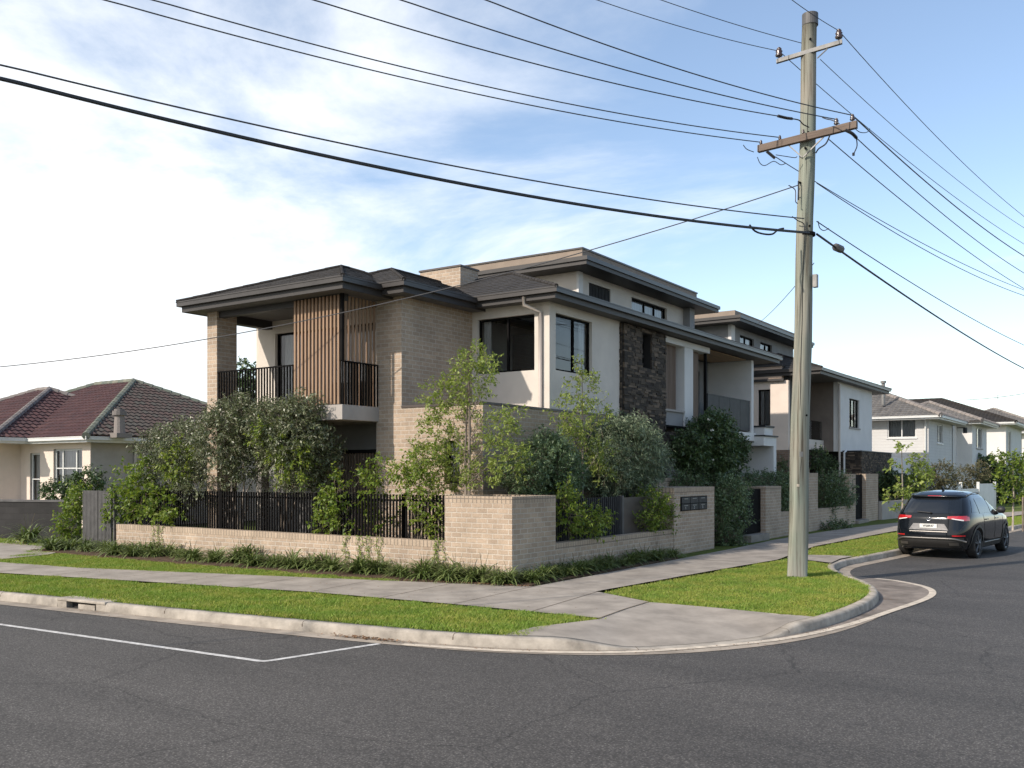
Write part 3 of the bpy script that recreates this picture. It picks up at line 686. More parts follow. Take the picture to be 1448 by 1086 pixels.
grass('corner_grass', nose, 6500, .045, -.045, 'lawn on the street corner around the foot of the timber pole', 2)
vg2 = [(2.55, 8.9), (3.2, 9.0), (3.85, 9.2), (3.95, 10.5), (4.18, 13), (5.3, 26), (8.2, 44.5), (5.0, 37), (2.6, 19.4), (2.22, 11.4)]
grass('side_verge_grass', vg2, 2600, .05, -.045, 'shaded lawn strip beside the parked dark car', 3)
bs = [(-14.5, -1.25), (-8.5, -1.25), (-3, -1.0), (-1.9, -.95), (-1.9, -1.15), (-4.22, -1.8), (-8.9, -3.05), (-11.41, -3.36), (-12.3, -3.3), (-13.5, -1.6)]
grass('bed_grass', bs, 5000, .05, -.045, 'narrow green lawn wedge between the strappy plants and front footpath', 4)
grass('neighbour_grass', [(-24, -.4), (-14.6, -.4), (-14.3, .8), (-17.2, 1.2), (-24, -.1)], 900, .09, -.045, 'rough grass at the foot of the dark block wall', 5)

# ------------------------------------------------------------------ foliage
def leafcloud(blobs, n_tw, per, ll, lw, seed, twl=.28, up=.3, twigs=True, shell=.55, droop=0.0):
    """sprays of single leaves on fine twigs filling a set of ellipsoids"""
    g = np.random.default_rng(seed); LV = []; LF = 0; tw = MB()
    vol = np.array([b[1][0]*b[1][1]*b[1][2] for b in blobs])**.8; cnt = np.maximum(1, (n_tw*vol/vol.sum()).astype(int))
    Vs = []
    for (c, r), n in zip(blobs, cnt):
        c = np.array(c); r = np.array(r)
        d = g.normal(size=(n, 3)); d /= np.linalg.norm(d, axis=1)[:, None]; rad = g.uniform(shell**2.2, 1, n)**(1/2.2)
        p = c+d*r*rad[:, None]*(.82+.18*g.uniform(0, 1, (n, 1)))
        dirs = d*np.array([1, 1, .8])+np.array([0, 0, up])+g.normal(0, .45, (n, 3)); dirs /= np.linalg.norm(dirs, axis=1)[:, None]
        L_ = twl*g.uniform(.5, 1.35, n)
        if twigs:
            for i in range(n):
                if g.random() < .55:
                    a = Vector(p[i]); tw.tube([a-Vector(dirs[i])*L_[i]*.25, a+Vector(dirs[i])*L_[i]*.9], [.006, .002], 3, caps=False)
        t = (np.arange(per)+.5)/per
        for j in range(per):
            q = p+dirs*(L_*t[j])[:, None]+g.normal(0, .012, (n, 3))
            rd = g.normal(size=(n, 3)); rd -= (rd*dirs).sum(1)[:, None]*dirs; rd /= np.linalg.norm(rd, axis=1)[:, None]
            ld = rd*.85+dirs*.55+np.array([0, 0, -droop]); ld /= np.linalg.norm(ld, axis=1)[:, None]
            s = np.cross(ld, g.normal(size=(n, 3))*.7+np.array([0, 0, 1.0])); s /= (np.linalg.norm(s, axis=1)[:, None]+1e-9)
            l_ = ll*g.uniform(.6, 1.25, n)[:, None]; w_ = lw*g.uniform(.7, 1.2, n)[:, None]
            nr = np.cross(s, ld)
            V = np.stack([q, q+ld*l_*.45+s*w_*.5+nr*w_*.12, q+ld*l_-np.array([0, 0, 1])*l_*.12, q+ld*l_*.45-s*w_*.5+nr*w_*.12], 1); Vs.append(V.reshape(-1, 3))
    V = np.concatenate(Vs); return V, tw
def leafobj(name, V, mat, parent):
    n = len(V)//4; o_ = np.array(parent.get('org', (0, 0, 0))); V = V-o_
    me = bpy.data.meshes.new(name); me.vertices.add(n*4); me.vertices.foreach_set('co', V.ravel())
    me.loops.add(n*4); me.loops.foreach_set('vertex_index', np.arange(n*4, dtype=np.int32)); me.polygons.add(n)
    me.polygons.foreach_set('loop_start', np.arange(0, n*4, 4, dtype=np.int32)); me.update(calc_edges=True); me.materials.append(mat)
    o = bpy.data.objects.new(name, me); col.objects.link(o); o.parent = parent; o['org'] = list(o_); return o
def plant(name, base, label, cat, blobs, n_tw, per, ll, lw, mat, seed, trunk=None, bark='bark', group=None, second=None, crown='crown', **k):
    """trunk: list of (points, radii); blobs: (centre, radii)"""
    root = empty(name, tuple(base), label, cat, group)
    V, tw = leafcloud(blobs, n_tw, per, ll, lw, seed, **k)
    c = leafobj(crown, V, M[mat], root)
    if tw.v: tw.build('twig', M['twig'], c)
    if second:
        V2, t2 = leafcloud(second[0], second[1], per, ll*1.05, lw*1.05, seed+99, twl=.24); leafobj('young_shoots', V2, M[second[2]], root)
    if trunk:
        m = MB()
        for pts, rr in trunk: m.tube(pts, rr, 8)
        m.build('trunk' if cat == 'tree' else 'stem', M[bark], root, smooth=True)
    return root
def branches(base, tops, r0, seed, split=.45, wob=.06):
    """stems rising from base and bending out to each crown mass"""
    q = random.Random(seed); T = []
    for t in tops:
        t = Vector(t); b = Vector(base); pts = []; n = 6
        for i in range(n+1):
            s = i/n; hx = s**1.5
            pts.append((b.x+(t.x-b.x)*hx+q.uniform(-wob, wob)*s*(1-s)*3, b.y+(t.y-b.y)*hx+q.uniform(-wob, wob)*s*(1-s)*3, b.z+(t.z-b.z)*s))
        T.append((pts, [r0*(1-.8*i/n) for i in range(n+1)]))
    return T
def dep(px, ax, v):
    a = (px-724)/FPX; i = 0 if ax == 'x' else 1
    return (v-(CX, CY)[i])/(FW[i]+RT[i]*a)
def onp(px, py, ax, v): return sv(px, py, dep(px, ax, v))
def E_(px, py, Z, rx, rz, ry=None):
    if isinstance(Z, tuple): Z = dep(px, *Z)
    return (tuple(sv(px, py, Z)), (rx*Z/FPX, (ry or rx)*Z/FPX, rz*Z/FPX))

# ================================================================== CORNER TOWNHOUSE
XR = -1.98; XB = -4.24; YF = 1.82; YW = 4.48; XS = -4.92
H = empty('corner_townhouse', (XR, YW, 0), 'large cream brick and white render townhouse with timber batten balcony on the corner', 'house')
# brick parts
m = MB()
ZT = 3.45
wall(m, 'y', YF, .24, -5.0, XR, 0, ZT, [(-3.02, -2.6, 1.74, 2.69)])
wall(m, 'x', XR, -.24, YF+.24, 8.04, 0, ZT)
m.box(-5.0, XB, YF+.002, YF+.24, ZT, 6.0); wall(m, 'x', XB, -.24, YF+.24, YW, 3.0, 6.0)
m.box(-5.0, -4.76, YF+.24, 2.6, 0, 6.0)
m.build('brick_wall', M['brick'], H)
MB().box(-9.5, -9.13, .64, 1.24, 0, 5.97).build('brick_pillar', M['brick'], H)
m = MB(); m.box(XB+.003, XR+.02, YF-.02, YF+.26, ZT, ZT+.05); m.box(XR-.26, XR+.02, YF+.26, 8.03, ZT, ZT+.05); m.build('parapet_cap', M['cap'], H)
MB().box(-4.2, XR-.2, YF+.2, YW+.02, 3.0, 3.08).build('terrace_floor', M['slab'], H)
window(H, 'y', YF, -1, -3.02, -2.6, 1.74, 2.69, set_=.1, room=1.2)
# white render upper
m = MB()
m.box(XB+.002, XR-.262, YW, YW+.2, 3.06, ZT+.05); wall(m, 'y', YW, .2, XB, XR, ZT+.05, 6.02, [(-4.08, -2.40, 4.43, 5.77)])
wall(m, 'x', XR, -.2, YW+.2, 8.04, ZT+.05, 6.02, [(4.76, 6.51, 4.43, 5.79)])
m.build('render_wall', M['render'], H)
window(H, 'y', YW, -1, -4.08, -2.40, 4.43, 5.77, mull=(-3.22,), curtain=[(-4.02, -3.80)], room=0, cab=(-3.65, -2.55, 5.45), label='large dark framed sliding window facing the terrace')
window(H, 'x', XR, 1, 4.76, 6.51, 4.43, 5.79, mull=(5.72,), room=0, curtain=[(6.2, 6.45)])
m = MB(); q_ = [(XR-.22, YW+.22), (-4.6, YW+.22), (-4.6, 8.0), (XR-.22, 8.0)]
m.poly([(-4.6, YW+.22, 3.5), (-4.6, 8, 3.5), (-4.6, 8, 5.98), (-4.6, YW+.22, 5.98)]); m.poly([(-4.6, 8, 3.5), (XR-.22, 8, 3.5), (XR-.22, 8, 5.98), (-4.6, 8, 5.98)]); m.poly([(*q, 3.5) for q in q_]); m.poly([(*q, 5.98) for q in q_]); m.build('room_wall', M['room'], H)
# downpipe
m = MB(); m.tube([(-2.42, 4.05, 6.1), (-2.42, 4.05, 5.92), (-2.20, 4.42, 5.78), (-2.20, 4.42, 3.5)], .045, 10)
m.build('downpipe', M['pipe'], H, smooth=True)
# balcony
MB().box(-9.48, XS, .64, 2.6, 3.16, 3.49).build('balcony_slab', M['slab'], H, bevel=.006)
yb = 2.45
m = MB(); wall(m, 'y', yb, .2, -9.75, -5.0, 3.49, 5.95, [(-9.1, -5.6, 3.55, 5.6)]); m.build('balcony_wall', M['render'], H)
window(H, 'y', yb, -1, -9.1, -5.6, 3.55, 5.6, mull=(-8.2, -6.9), curtain=[(-8.95, -7.2)], room=2.0, name='sliding_door')
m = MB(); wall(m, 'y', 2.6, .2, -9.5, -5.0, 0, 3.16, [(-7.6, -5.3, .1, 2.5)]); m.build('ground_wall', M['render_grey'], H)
window(H, 'y', 2.6, -1, -7.6, -5.3, .1, 2.5, mull=(-6.4,), curtain=[(-7.5, -6.6)], room=1.6, name='sliding_door')
battens(MB(), 'y', 1.9, -6.9, -5.05, .1, 2.45, 20, .03, .05).build('batten_screen', M['batten_dark'], H)
m = MB(); m.box(-6.95, -5.02, 1.88, 1.96, 2.45, 2.53); m.build('screen_rail', M['black'], H)
MB().box(-9.45, -9.2, 1.24, yb, 5.72, 5.93).build('beam', M['fascia'], H)
MB().box(-9.13, -4.95, .70, .86, 5.78, 5.93).build('beam', M['fascia'], H)
b = battens(MB(), 'y', .64, -6.47, -4.99, 3.50, 5.9, 13, .052, .045)
bo = b.build('batten_screen', M['batten'], H, bevel=.003)
battens(MB(), 'x', -4.985, .76, 1.80, 3.5, 5.9, 9, .055, .03).build('batten_screen', M['batten'], H)
MB().box(-4.985, XS, .64, .70, 4.46, 5.93).build('corner_post', M['black'], H)
b = MB(); n = 30
for i in range(n+1):
    u = -9.38+(-6.49+9.38)*i/n; b.box(u-.014, u+.014, .65, .68, 3.50, 4.43)
b.box(-9.40, -6.48, .645, .695, 4.43, 4.46); b.build('balustrade', M['black'], H)
b = MB(); n = 12
for i in range(n+1):
    u = .68+(1.80-.68)*i/n; b.box(-4.965, -4.935, u-.012, u+.012, 3.50, 4.43)
b.box(-4.98, -4.925, .66, 1.81, 4.43, 4.46); b.build('balustrade', M['black'], H)
# roofs
hip(H, -10.0, -4.4, .12, 6.0, 6.15, .368, faces='SEW')
eaves(H, -10.0, -4.4, .12, 6.0, 6.16, 0, 0, 0, 0)
hip(H, -10.0, -3.74, 1.32, 11.0, 6.19, .368, faces='SEW')
eaves(H, -10.0, -3.74, 1.32, 11.0, 6.20, 0, 0, 0, 0)
hip(H, -9.4, -1.48, 3.98, 19.9, 6.23, .368, cap=1.35, faces='SE')
eaves(H, -9.4, -1.48, 3.98, 19.9, 6.24, 0, 0, 0, 0, drop=.24)
# chimney
m = MB(); m.box(-7.6, -6.15, 6.5, 7.33, 6.0, 7.72); m.build('chimney', M['brick'], H)
MB().box(-7.63, -6.12, 6.47, 7.36, 7.72, 7.77).build('chimney_cap', M['cap'], H)
# third level
m = MB()
wall(m, 'y', 10.48, .2, -10.0, -4.72, 6.2, 8.12)
wall(m, 'x', -4.72, -.2, 10.68, 18.31, 6.2, 8.12, [(11.2, 12.6, 7.25, 7.9), (14.1, 16.88, 7.30, 7.9)])
m.build('attic_wall', M['render'], H)
MB().box(-5.6, -4.45, 18.31, 18.75, 6.2, 8.12).build('end_blade', M['render_grey'], H)
MB().box(-9.0, -5.0, 18.75, 19.8, 6.2, 8.12).build('end_wall', M['render_grey'], H)
MB().box(-4.74, -4.66, 10.46, 10.72, 6.4, 8.12).build('corner_pier', M['render_white'], H)
w_ = window(H, 'x', -4.72, 1, 11.2, 12.6, 7.25, 7.9, room=1.0)
lv = MB()
for i in range(14): u = 11.28+1.25*i/13; lv.box(-4.76, -4.72, u-.015, u+.015, 7.28, 7.86)
lv.build('louvre', M['charcoal'], w_)
window(H, 'x', -4.72, 1, 14.1, 16.88, 7.30, 7.9, mull=(15.2, 16.0), room=1.5, curtain=[(14.15, 16.8)])
m = MB(); m.box(-10.6, -3.98, 9.74, 19.95, 8.12, 8.24); m.build('eave_slab', M['fascia'], H)
m = MB(); m.box(-10.65, -3.93, 9.69, 20.0, 8.24, 8.36); m.build('upper_gutter', M['gutter'], H)
m = MB(); m.box(-10.3, -4.30, 10.05, 18.6, 8.36, 8.66); m.build('roof_parapet', M['parapet'], H)
MB().box(-10.33, -4.27, 10.02, 18.63, 8.66, 8.71).build('parapet_cap', M['gutter'], H)
# dark stone pier
SX = -1.90
m = MB(); wall(m, 'x', SX-.02, -.5, 8.04, 10.67, 0, 5.98, [(9.17, 9.74, 4.91, 5.85)]); m.build('stone_backing', M['cabinet'], H)
m = MB(); ledger(m, 'x', SX-.02, 1, 8.06, 10.67, 0, 5.98, [(9.17, 9.74, 4.91, 5.85)]); ledger(m, 'y', 8.04, -1, SX-.4, SX-.02, 3.5, 5.98); m.build('stone_wall', M['stone'], H)
window(H, 'x', SX, 1, 9.17, 9.74, 4.91, 5.85, set_=.22, room=1.0, fw=.04)
# batten bays and white frame
m = MB(); m.box(-2.3, XR+.02, 10.68, 14.15, 5.80, 5.98); m.box(-2.45, XR, 12.22, 12.86, 3.2, 5.80); m.build('white_frame', M['render_white'], H)
MB().box(-2.4, XR-.04, 10.69, 12.21, 3.35, 3.80).build('upstand', M['render_grey'], H)
MB().box(-2.4, XR+.02, 10.68, 12.215, 3.80, 3.86).build('upstand_cap', M['slab'], H)
battens(MB(), 'x', -2.16, 11.0, 12.0, 3.87, 5.79, 11, .05, .05).build('batten_screen', M['batten_dark'], H)
battens(MB(), 'x', -2.16, 12.9, 13.7, 3.6, 5.79, 9, .05, .05).build('batten_screen', M['batten_dark'], H)
MB().box(-2.6, -2.5, 10.68, 12.2, 3.4, 5.9).build('bay_wall', M['render_grey'], H)
MB().box(-2.2, XR, 12.87, 14.1, 3.42, 3.58).build('upstand_cap', M['slab'], H)
MB().box(-2.12, -2.04, 14.02, 14.1, 3.58, 5.9).build('corner_post', M['black'], H)
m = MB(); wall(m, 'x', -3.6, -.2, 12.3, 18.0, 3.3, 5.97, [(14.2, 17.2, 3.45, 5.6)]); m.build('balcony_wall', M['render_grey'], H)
window(H, 'x', -3.6, 1, 14.2, 17.2, 3.45, 5.6, mull=(15.7,), room=1.5, name='sliding_door')
MB().box(-3.8, XR, 18.0, 18.22, 3.3, 5.97).build('blade_wall', M['render_white'], H)
m = MB()
for i in range(4): a = 14.14+3.84*i/4; m.box(-2.06, -2.03, a+.01, a+.95, 3.46, 4.50)
m.box(-2.07, -2.02, 14.12, 17.98, 4.50, 4.53); m.build('balustrade', M['charcoal'], H)
MB().box(-3.4, -2.1, 14.4, 17.8, 5.955, 5.975).build('balcony_ceiling', M['soffit_timber'], H)
MB().box(-4.0, XR+.02, 12.3, 18.4, 3.12, 3.40).build('balcony_slab', M['render_white'], H)
# porch and ground floor of the side
m = MB(); ledger(m, 'x', -2.0, 1, 10.68, 14.0, 2.45, 3.18); m.build('stone_wall', M['stone'], H)
MB().box(-2.6, -2.02, 10.68, 14.0, 2.45, 3.18).build('stone_backing', M['cabinet'], H)
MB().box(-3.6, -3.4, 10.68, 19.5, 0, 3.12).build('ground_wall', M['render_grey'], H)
m = MB(); m.box(-2.0, -1.90, 10.6, 13.4, 3.32, 3.38); m.box(-1.94, -1.88, 10.58, 10.66, 1.5, 3.32); m.build('awning_frame', M['black'], H)
m = MB(); m.box(-3.4, -1.62, 18.25, 19.6, 2.95, 3.28); m.box(-3.3, -1.62, 19.3, 19.6, 0, 2.95); m.box(-3.2, -1.72, 18.6, 19.5, 3.33, 3.62); m.build('porch', M['render_white'], H)
m = MB(); m.box(-3.45, -1.56, 18.23, 19.66, 3.28, 3.33); m.box(-3.25, -1.67, 18.55, 19.55, 3.62, 3.68); m.build('porch_cap', M['charcoal'], H)
MB().box(-10.0, -4.0, 19.5, 19.7, 0, 6.0).build('rear_wall', M['render_grey'], H)
MB().box(-10.0, -9.8, 2.6, 19.7, 0, 6.0).build('far_wall', M['render'], H)

# ================================================================== SECOND TOWNHOUSE
B2 = empty('second_townhouse', (XR, 25.6, 0), 'cream and white rendered townhouse with stone base and recessed balcony just past the timber pole', 'house')
YS = 25.1
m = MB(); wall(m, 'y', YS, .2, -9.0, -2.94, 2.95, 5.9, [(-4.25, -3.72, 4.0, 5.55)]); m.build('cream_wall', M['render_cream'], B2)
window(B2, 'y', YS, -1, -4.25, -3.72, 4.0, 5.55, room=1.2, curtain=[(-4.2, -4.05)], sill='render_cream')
m = MB(); m.box(-9, -2.94, YS-.02, YS+.2, 0, 2.95); m.build('brown_brick_wall', M['brownbrick'], B2)
m = MB(); m.box(-8.8, -3.2, YS-.1, YS+2.2, 5.98, 6.5); m.build('clad_parapet', M['cladding'], B2)
MB().box(-8.9, -3.15, YS-.15, YS+2.3, 6.5, 6.56).build('parapet_cap', M['gutter'], B2)
MB().box(-8.85, -3.1, YS-.16, YS+.3, 5.88, 5.98).build('fascia_band', M['fascia'], B2)
MB().box(-3.14, -2.95, YS+.2, YS+.7, 2.6, 6.1).build('corner_post', M['charcoal'], B2)
m = MB(); wall(m, 'x', XR, -.2, 29.17, 35.46, 2.95, 6.15, [(31.1, 32.95, 4.13, 5.49)]); m.build('white_wall', M['render_white'], B2)
m = MB(); m.box(-9.0, XR-.2, 29.17, 29.3, 2.95, 6.15); m.build('panel_wall', M['bronze'], B2)
window(B2, 'x', XR, 1, 31.1, 32.95, 4.13, 5.49, mull=(31.72, 32.33), room=1.2, sill='slab')
MB().box(-4.0, -3.8, YS+.2, 29.2, 0, 6.1).build('balcony_wall', M['render_grey'], B2)
window(B2, 'x', -3.8, 1, 26.4, 28.4, 3.5, 5.4, mull=(27.4,), room=0)
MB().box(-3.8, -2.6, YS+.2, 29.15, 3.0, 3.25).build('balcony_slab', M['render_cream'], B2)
MB().box(-2.72, -2.62, YS+.9, 29.15, 3.25, 3.45).build('balcony_upstand', M['render'], B2)
MB().box(-2.70, -2.68, YS+.9, 29.1, 3.45, 4.3).build('balustrade', M['glass'], B2)
m = MB(); ledger(m, 'x', -2.65, 1, YS+.8, 29.1, 2.2, 3.0); m.build('stone_band', M['stone'], B2)
MB().box(-3.8, -2.66, YS+.8, 29.1, 2.2, 3.0).build('stone_backing', M['cabinet'], B2)
MB().tube([(-1.9, 29.1, 6.0), (-1.9, 29.1, .6)], .05, 8).build('downpipe', M['pipe'], B2)
MB().tube([(-1.82, 30.0, 3.0), (-1.82, 29.6, 2.9), (-1.82, 29.6, .6)], .045, 8).build('downpipe', M['white_frame'], B2)
# front garage block in dark stone
m = MB(); ledger(m, 'x', -1.2, 1, 30.0, 36.0, 0, 2.93); ledger(m, 'y', 30.0, -1, -2.2, -1.2, 0, 2.93); m.build('stone_wall', M['stone'], B2)
MB().box(-3.5, -1.21, 30.01, 36, 0, 2.95).build('stone_backing', M['cabinet'], B2)
MB().box(-3.5, -1.13, 29.93, 36.05, 2.95, 3.0).build('parapet_cap', M['charcoal'], B2)
m = MB(); wall(m, 'x', -1.25, -.2, 36.05, 42.0, 0, 2.75, [(37.6, 40.2, .6, 1.95)]); m.box(-3.5, -1.45, 36.05, 42.0, 0, 2.7); m.build('white_annex', M['render_white'], B2)
window(B2, 'x', -1.25, 1, 37.6, 40.2, .6, 1.95, mull=(38.9,), room=0)
hip(B2, -9.5, -1.48, 24.9, 37.5, 6.33, .368, cap=1.0, faces='SE')
eaves(B2, -9.5, -1.48, 24.9, 37.5, 6.34, 0, 0, 0, 0)
m = MB(); wall(m, 'y', 22.9, .2, -10, -4.72, 6.0, 8.12); wall(m, 'x', -4.72, -.2, 23.1, 31.4, 6.0, 8.12, [(24.2, 25.9, 7.35, 7.85), (26.7, 28.3, 7.35, 7.85)]); m.build('attic_wall', M['render_grey'], B2)
MB().box(-4.74, -4.60, 22.88, 23.3, 6.1, 8.12).build('corner_pier', M['render_white'], B2)
window(B2, 'x', -4.72, 1, 24.2, 25.9, 7.35, 7.85, mull=(25.0,), room=1, curtain=[(24.3, 25.8)])
window(B2, 'x', -4.72, 1, 26.7, 28.3, 7.35, 7.85, mull=(27.6,), room=1, curtain=[(26.8, 27.5)])
MB().box(-10.6, -3.98, 22.2, 32.2, 8.12, 8.24).build('eave_slab', M['fascia'], B2)
MB().box(-10.65, -3.93, 22.15, 32.25, 8.24, 8.36).build('upper_gutter', M['gutter'], B2)
MB().box(-10.3, -4.3, 22.5, 31.0, 8.36, 8.62).build('roof_parapet', M['parapet'], B2)
MB().box(-10.2, -9.0, YS, 37, 0, 6.1).build('far_wall', M['render'], B2)

# ================================================================== OLDER HOUSES
def simple_house(name, label, x0, x1, y0, y1, ze, pitch, over, wm, tile_, rm, wins_s=(), wins_e=(), ridger=.1, zb=0, gm='white_frame', group=None, td=dict(tw=.28, th=.34, wave=.045, lip=.03, seg=4)):
    h = empty(name, (x1, y0, zb), label, 'house', group)
    m = MB(); wall(m, 'y', y0, .2, x0, x1, zb, ze, [w_[:4] for w_ in wins_s]); wall(m, 'x', x1, -.2, y0+.2, y1, zb, ze, [w_[:4] for w_ in wins_e])
    m.box(x0, x0+.2, y0+.2, y1, zb, ze); m.box(x0, x1, y1-.2, y1, zb, ze); m.build('wall', M[wm], h)
    for w_ in wins_s: window(h, 'y', y0, -1, *w_[:4], mull=w_[4], trans=w_[5] if len(w_) > 5 else (), mat='white_frame', fw=.06, set_=.05, curtain=[(w_[0]+.08, w_[1]-.08)], room=1, sill='white_frame')
    for w_ in wins_e: window(h, 'x', x1, 1, *w_[:4], mull=w_[4], trans=w_[5] if len(w_) > 5 else (), mat='white_frame', fw=.06, set_=.05, curtain=[(w_[0]+.08, w_[1]-.08)], room=1, sill='white_frame')
    o = over; r_, zt = hip(h, x0-o, x1+o, y0-o, y1+o, ze+.12, pitch, faces='SE', mat=tile_, rmat=rm, tile=td, ridger=ridger)
    eaves(h, x0-o, x1+o, y0-o, y1+o, ze+.13, 0, 0, 0, 0, gm=gm, fm='white_frame', sm='render', drop=.2, inset=.1)
    return h, zt
# house C: pale two storey
hc, zt = simple_house('pale_house', 'pale two storey house with wavy grey tiled hip roof behind the parked car', -9.5, -.45, 41.8, 49.5, 5.0, .42, .75, 'weather', 'greytile', 'ridge', wins_s=[(-2.62, -1.1, 3.95, 5.0-.02, (-1.86,))], wins_e=[(44.3, 46.1, 3.7, 4.8, (45.0, 45.5))], ridger=.13)
MB().tube([(-.6, 41.7, 4.95), (-.6, 41.7, .2)], .05, 8).build('downpipe', M['white_frame'], hc)
MB().box(-9, -.9, 41.2, 41.8, 2.35, 2.55).build('porch_roof', M['slab'], hc)
MB().box(-2.5, -1.7, 41.75, 41.8, .4, 2.1).build('door', M['white_frame'], hc)
p_ = sv(1249, 548, 54); m = MB(); m.tube([(p_.x, p_.y, p_.z-1.0), (p_.x, p_.y, p_.z+.25)], .1, 10); m.tube([(p_.x, p_.y, p_.z+.25), (p_.x, p_.y, p_.z+.38)], .16, 10); m.build('flue', M['galv'], hc)
# recessed and projecting second bay of the pale house
m = MB(); wall(m, 'x', .3, -.2, 52.2, 58.5, 0, 5.15, [(53.6, 56.4, 3.6, 4.95)]); wall(m, 'y', 52.0, .2, -4, .3, 0, 5.15); m.box(-4, -.6, 49.5, 52.0, 0, 5.1); m.build('bay_wall', M['render_white'], hc)
window(hc, 'x', .3, 1, 53.6, 56.4, 3.6, 4.95, mull=(54.6, 55.5), mat='white_frame', room=1, curtain=[(53.7, 56.3)], sill='slab')
hip(hc, -6.5, 1.0, 51.2, 59.3, 5.27, .40, faces='SE', mat='greytile', rmat='ridge', tile=dict(tw=.28, th=.34, wave=.045, lip=.03, seg=4), ridger=.13)
eaves(hc, -6.5, 1.0, 51.2, 59.3, 5.28, 0, 0, 0, 0, gm='gutter', fm='white_frame', sm='render', drop=.2)
m = MB(); m.tube([(-.3, 50.2, 4.8), (.15, 50.2, 4.8)], .03, 6); m.tube([(.15, 50.2, 4.8), (.15, 50.2, 4.45)], .12, 8); m.build('wall_lamp', M['charcoal'], hc)
# house D
p0 = sv(1381, 600, 74); p1 = sv(1432, 600, 76.5)
hd, zt = simple_house('dark_roof_house', 'white house with dark brown hip roof and four pane window beyond the pale house', p1.x-14, p1.x, p0.y, p0.y+11, 5.75, .38, .8, 'render_white', 'rooftile', 'ridge_dark', wins_s=[(p1.x-3.9, p1.x-1.8, 3.4, 5.45, (p1.x-2.85,), (4.4,))], wins_e=[(p0.y+1.2, p0.y+3.4, 3.2, 5.3, (p0.y+2.2,))], ridger=.12)
MB().box(p1.x-3.9, p1.x-1.8, p0.y-.03, p0.y, 2.2, 3.3).build('spandrel', M['slab'], hd)
# house E: roof beyond
p2 = sv(1440, 590, 96)
he, zt = simple_house('far_house', 'far white house with pale ribbed tile roof at the right edge', p2.x-9, p2.x+3, p2.y, p2.y+12, 6.0, .42, .8, 'render_white', 'greytile', 'ridge', ridger=.14)
p_ = sv(1411, 578, 101); m = MB(); m.tube([(p_.x, p_.y, p_.z-.8), (p_.x, p_.y, p_.z+1.6)], .025, 5); m.tube([(p_.x-.5, p_.y, p_.z+1.4), (p_.x+.5, p_.y, p_.z+1.4)], .02, 5); m.tube([(p_.x-.3, p_.y, p_.z+1.1), (p_.x+.3, p_.y, p_.z+1.1)], .02, 5); m.build('antenna', M['galv'], he)

# bungalow
bx, by = -21.15, 4.75
hb, zt = simple_house('bungalow', 'single storey bungalow with lichened terracotta tile hip roof and cream walls at left', bx-13, bx, by, by+10.2, 3.12, .47, .5, 'render_cream', 'redtile', 'ridge_green', wins_s=[(bx-2.35, bx-.5, 1.42, 2.85, (bx-1.85, bx-.98), (2.15,)), (bx-3.95, bx-3.25, .75, 2.72, (), (1.75,))], ridger=.13, td=dict(tw=.25, th=.33, wave=.04, lip=.035, seg=4))
for ch in list(hb.children):
    if ch.name.startswith('wall'): ch.data.materials[0] = M['slab']
m = MB(); tiles([(bx+.5, by-.5, 3.285), (bx+.5, by+10.7, 3.285), (bx+.5-5.6, by+5.1, 5.917)], tw=.25, th=.33, wave=.04, lip=.035, seg=4, into=m); m.build('side_roof', M['greentile'], hb)
m = MB(); m.box(bx-2.9, bx+.01, by-.012, by-.004, 0, 3.1)
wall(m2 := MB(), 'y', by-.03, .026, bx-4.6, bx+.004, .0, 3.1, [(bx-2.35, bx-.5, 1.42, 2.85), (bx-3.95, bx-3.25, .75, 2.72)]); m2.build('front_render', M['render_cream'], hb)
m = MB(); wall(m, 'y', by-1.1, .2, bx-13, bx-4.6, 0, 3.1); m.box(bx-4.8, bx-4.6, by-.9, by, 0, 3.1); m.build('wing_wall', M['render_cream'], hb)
hip(hb, bx-14, bx-3.3, by-1.75, by+8, 3.25, .47, faces='SE', mat='redtile', rmat='ridge', tile=dict(tw=.25, th=.33, wave=.04, lip=.035, seg=4), ridger=.12)
eaves(hb, bx-14, bx-3.3, by-1.75, by+8, 3.26, 0, 0, 0, 0, gm='white_frame', fm='white_frame', sm='render', drop=.2)
m = MB(); m.box(bx-4.5, bx-3.0, by-1.0, by-.05, 0, .75); m.box(bx-4.4, bx-3.1, by-1.4, by-1.0, 0, .5); m.build('step', M['slab'], hb)
p_ = sv(169, 604, 33.2); m = MB(); m.tube([(p_.x, p_.y, p_.z-.35), (p_.x, p_.y, p_.z+.45)], [.20, .16], 12); m.tube([(p_.x, p_.y, p_.z+.42), (p_.x, p_.y, p_.z+.56)], .24, 12); m.tube([(p_.x, p_.y, p_.z+.56), (p_.x, p_.y, p_.z+.64)], .18, 12)
m.box(p_.x-.3, p_.x+.3, p_.y-.3, p_.y+.3, p_.z-.38, p_.z-.22); m.build('roof_vent', M['ridge'], hb)
MB().tube([(bx+.06, by+1.7, 3.0), (bx+.06, by+1.7, .3)], .05, 8).build('downpipe', M['pipe'], hb)
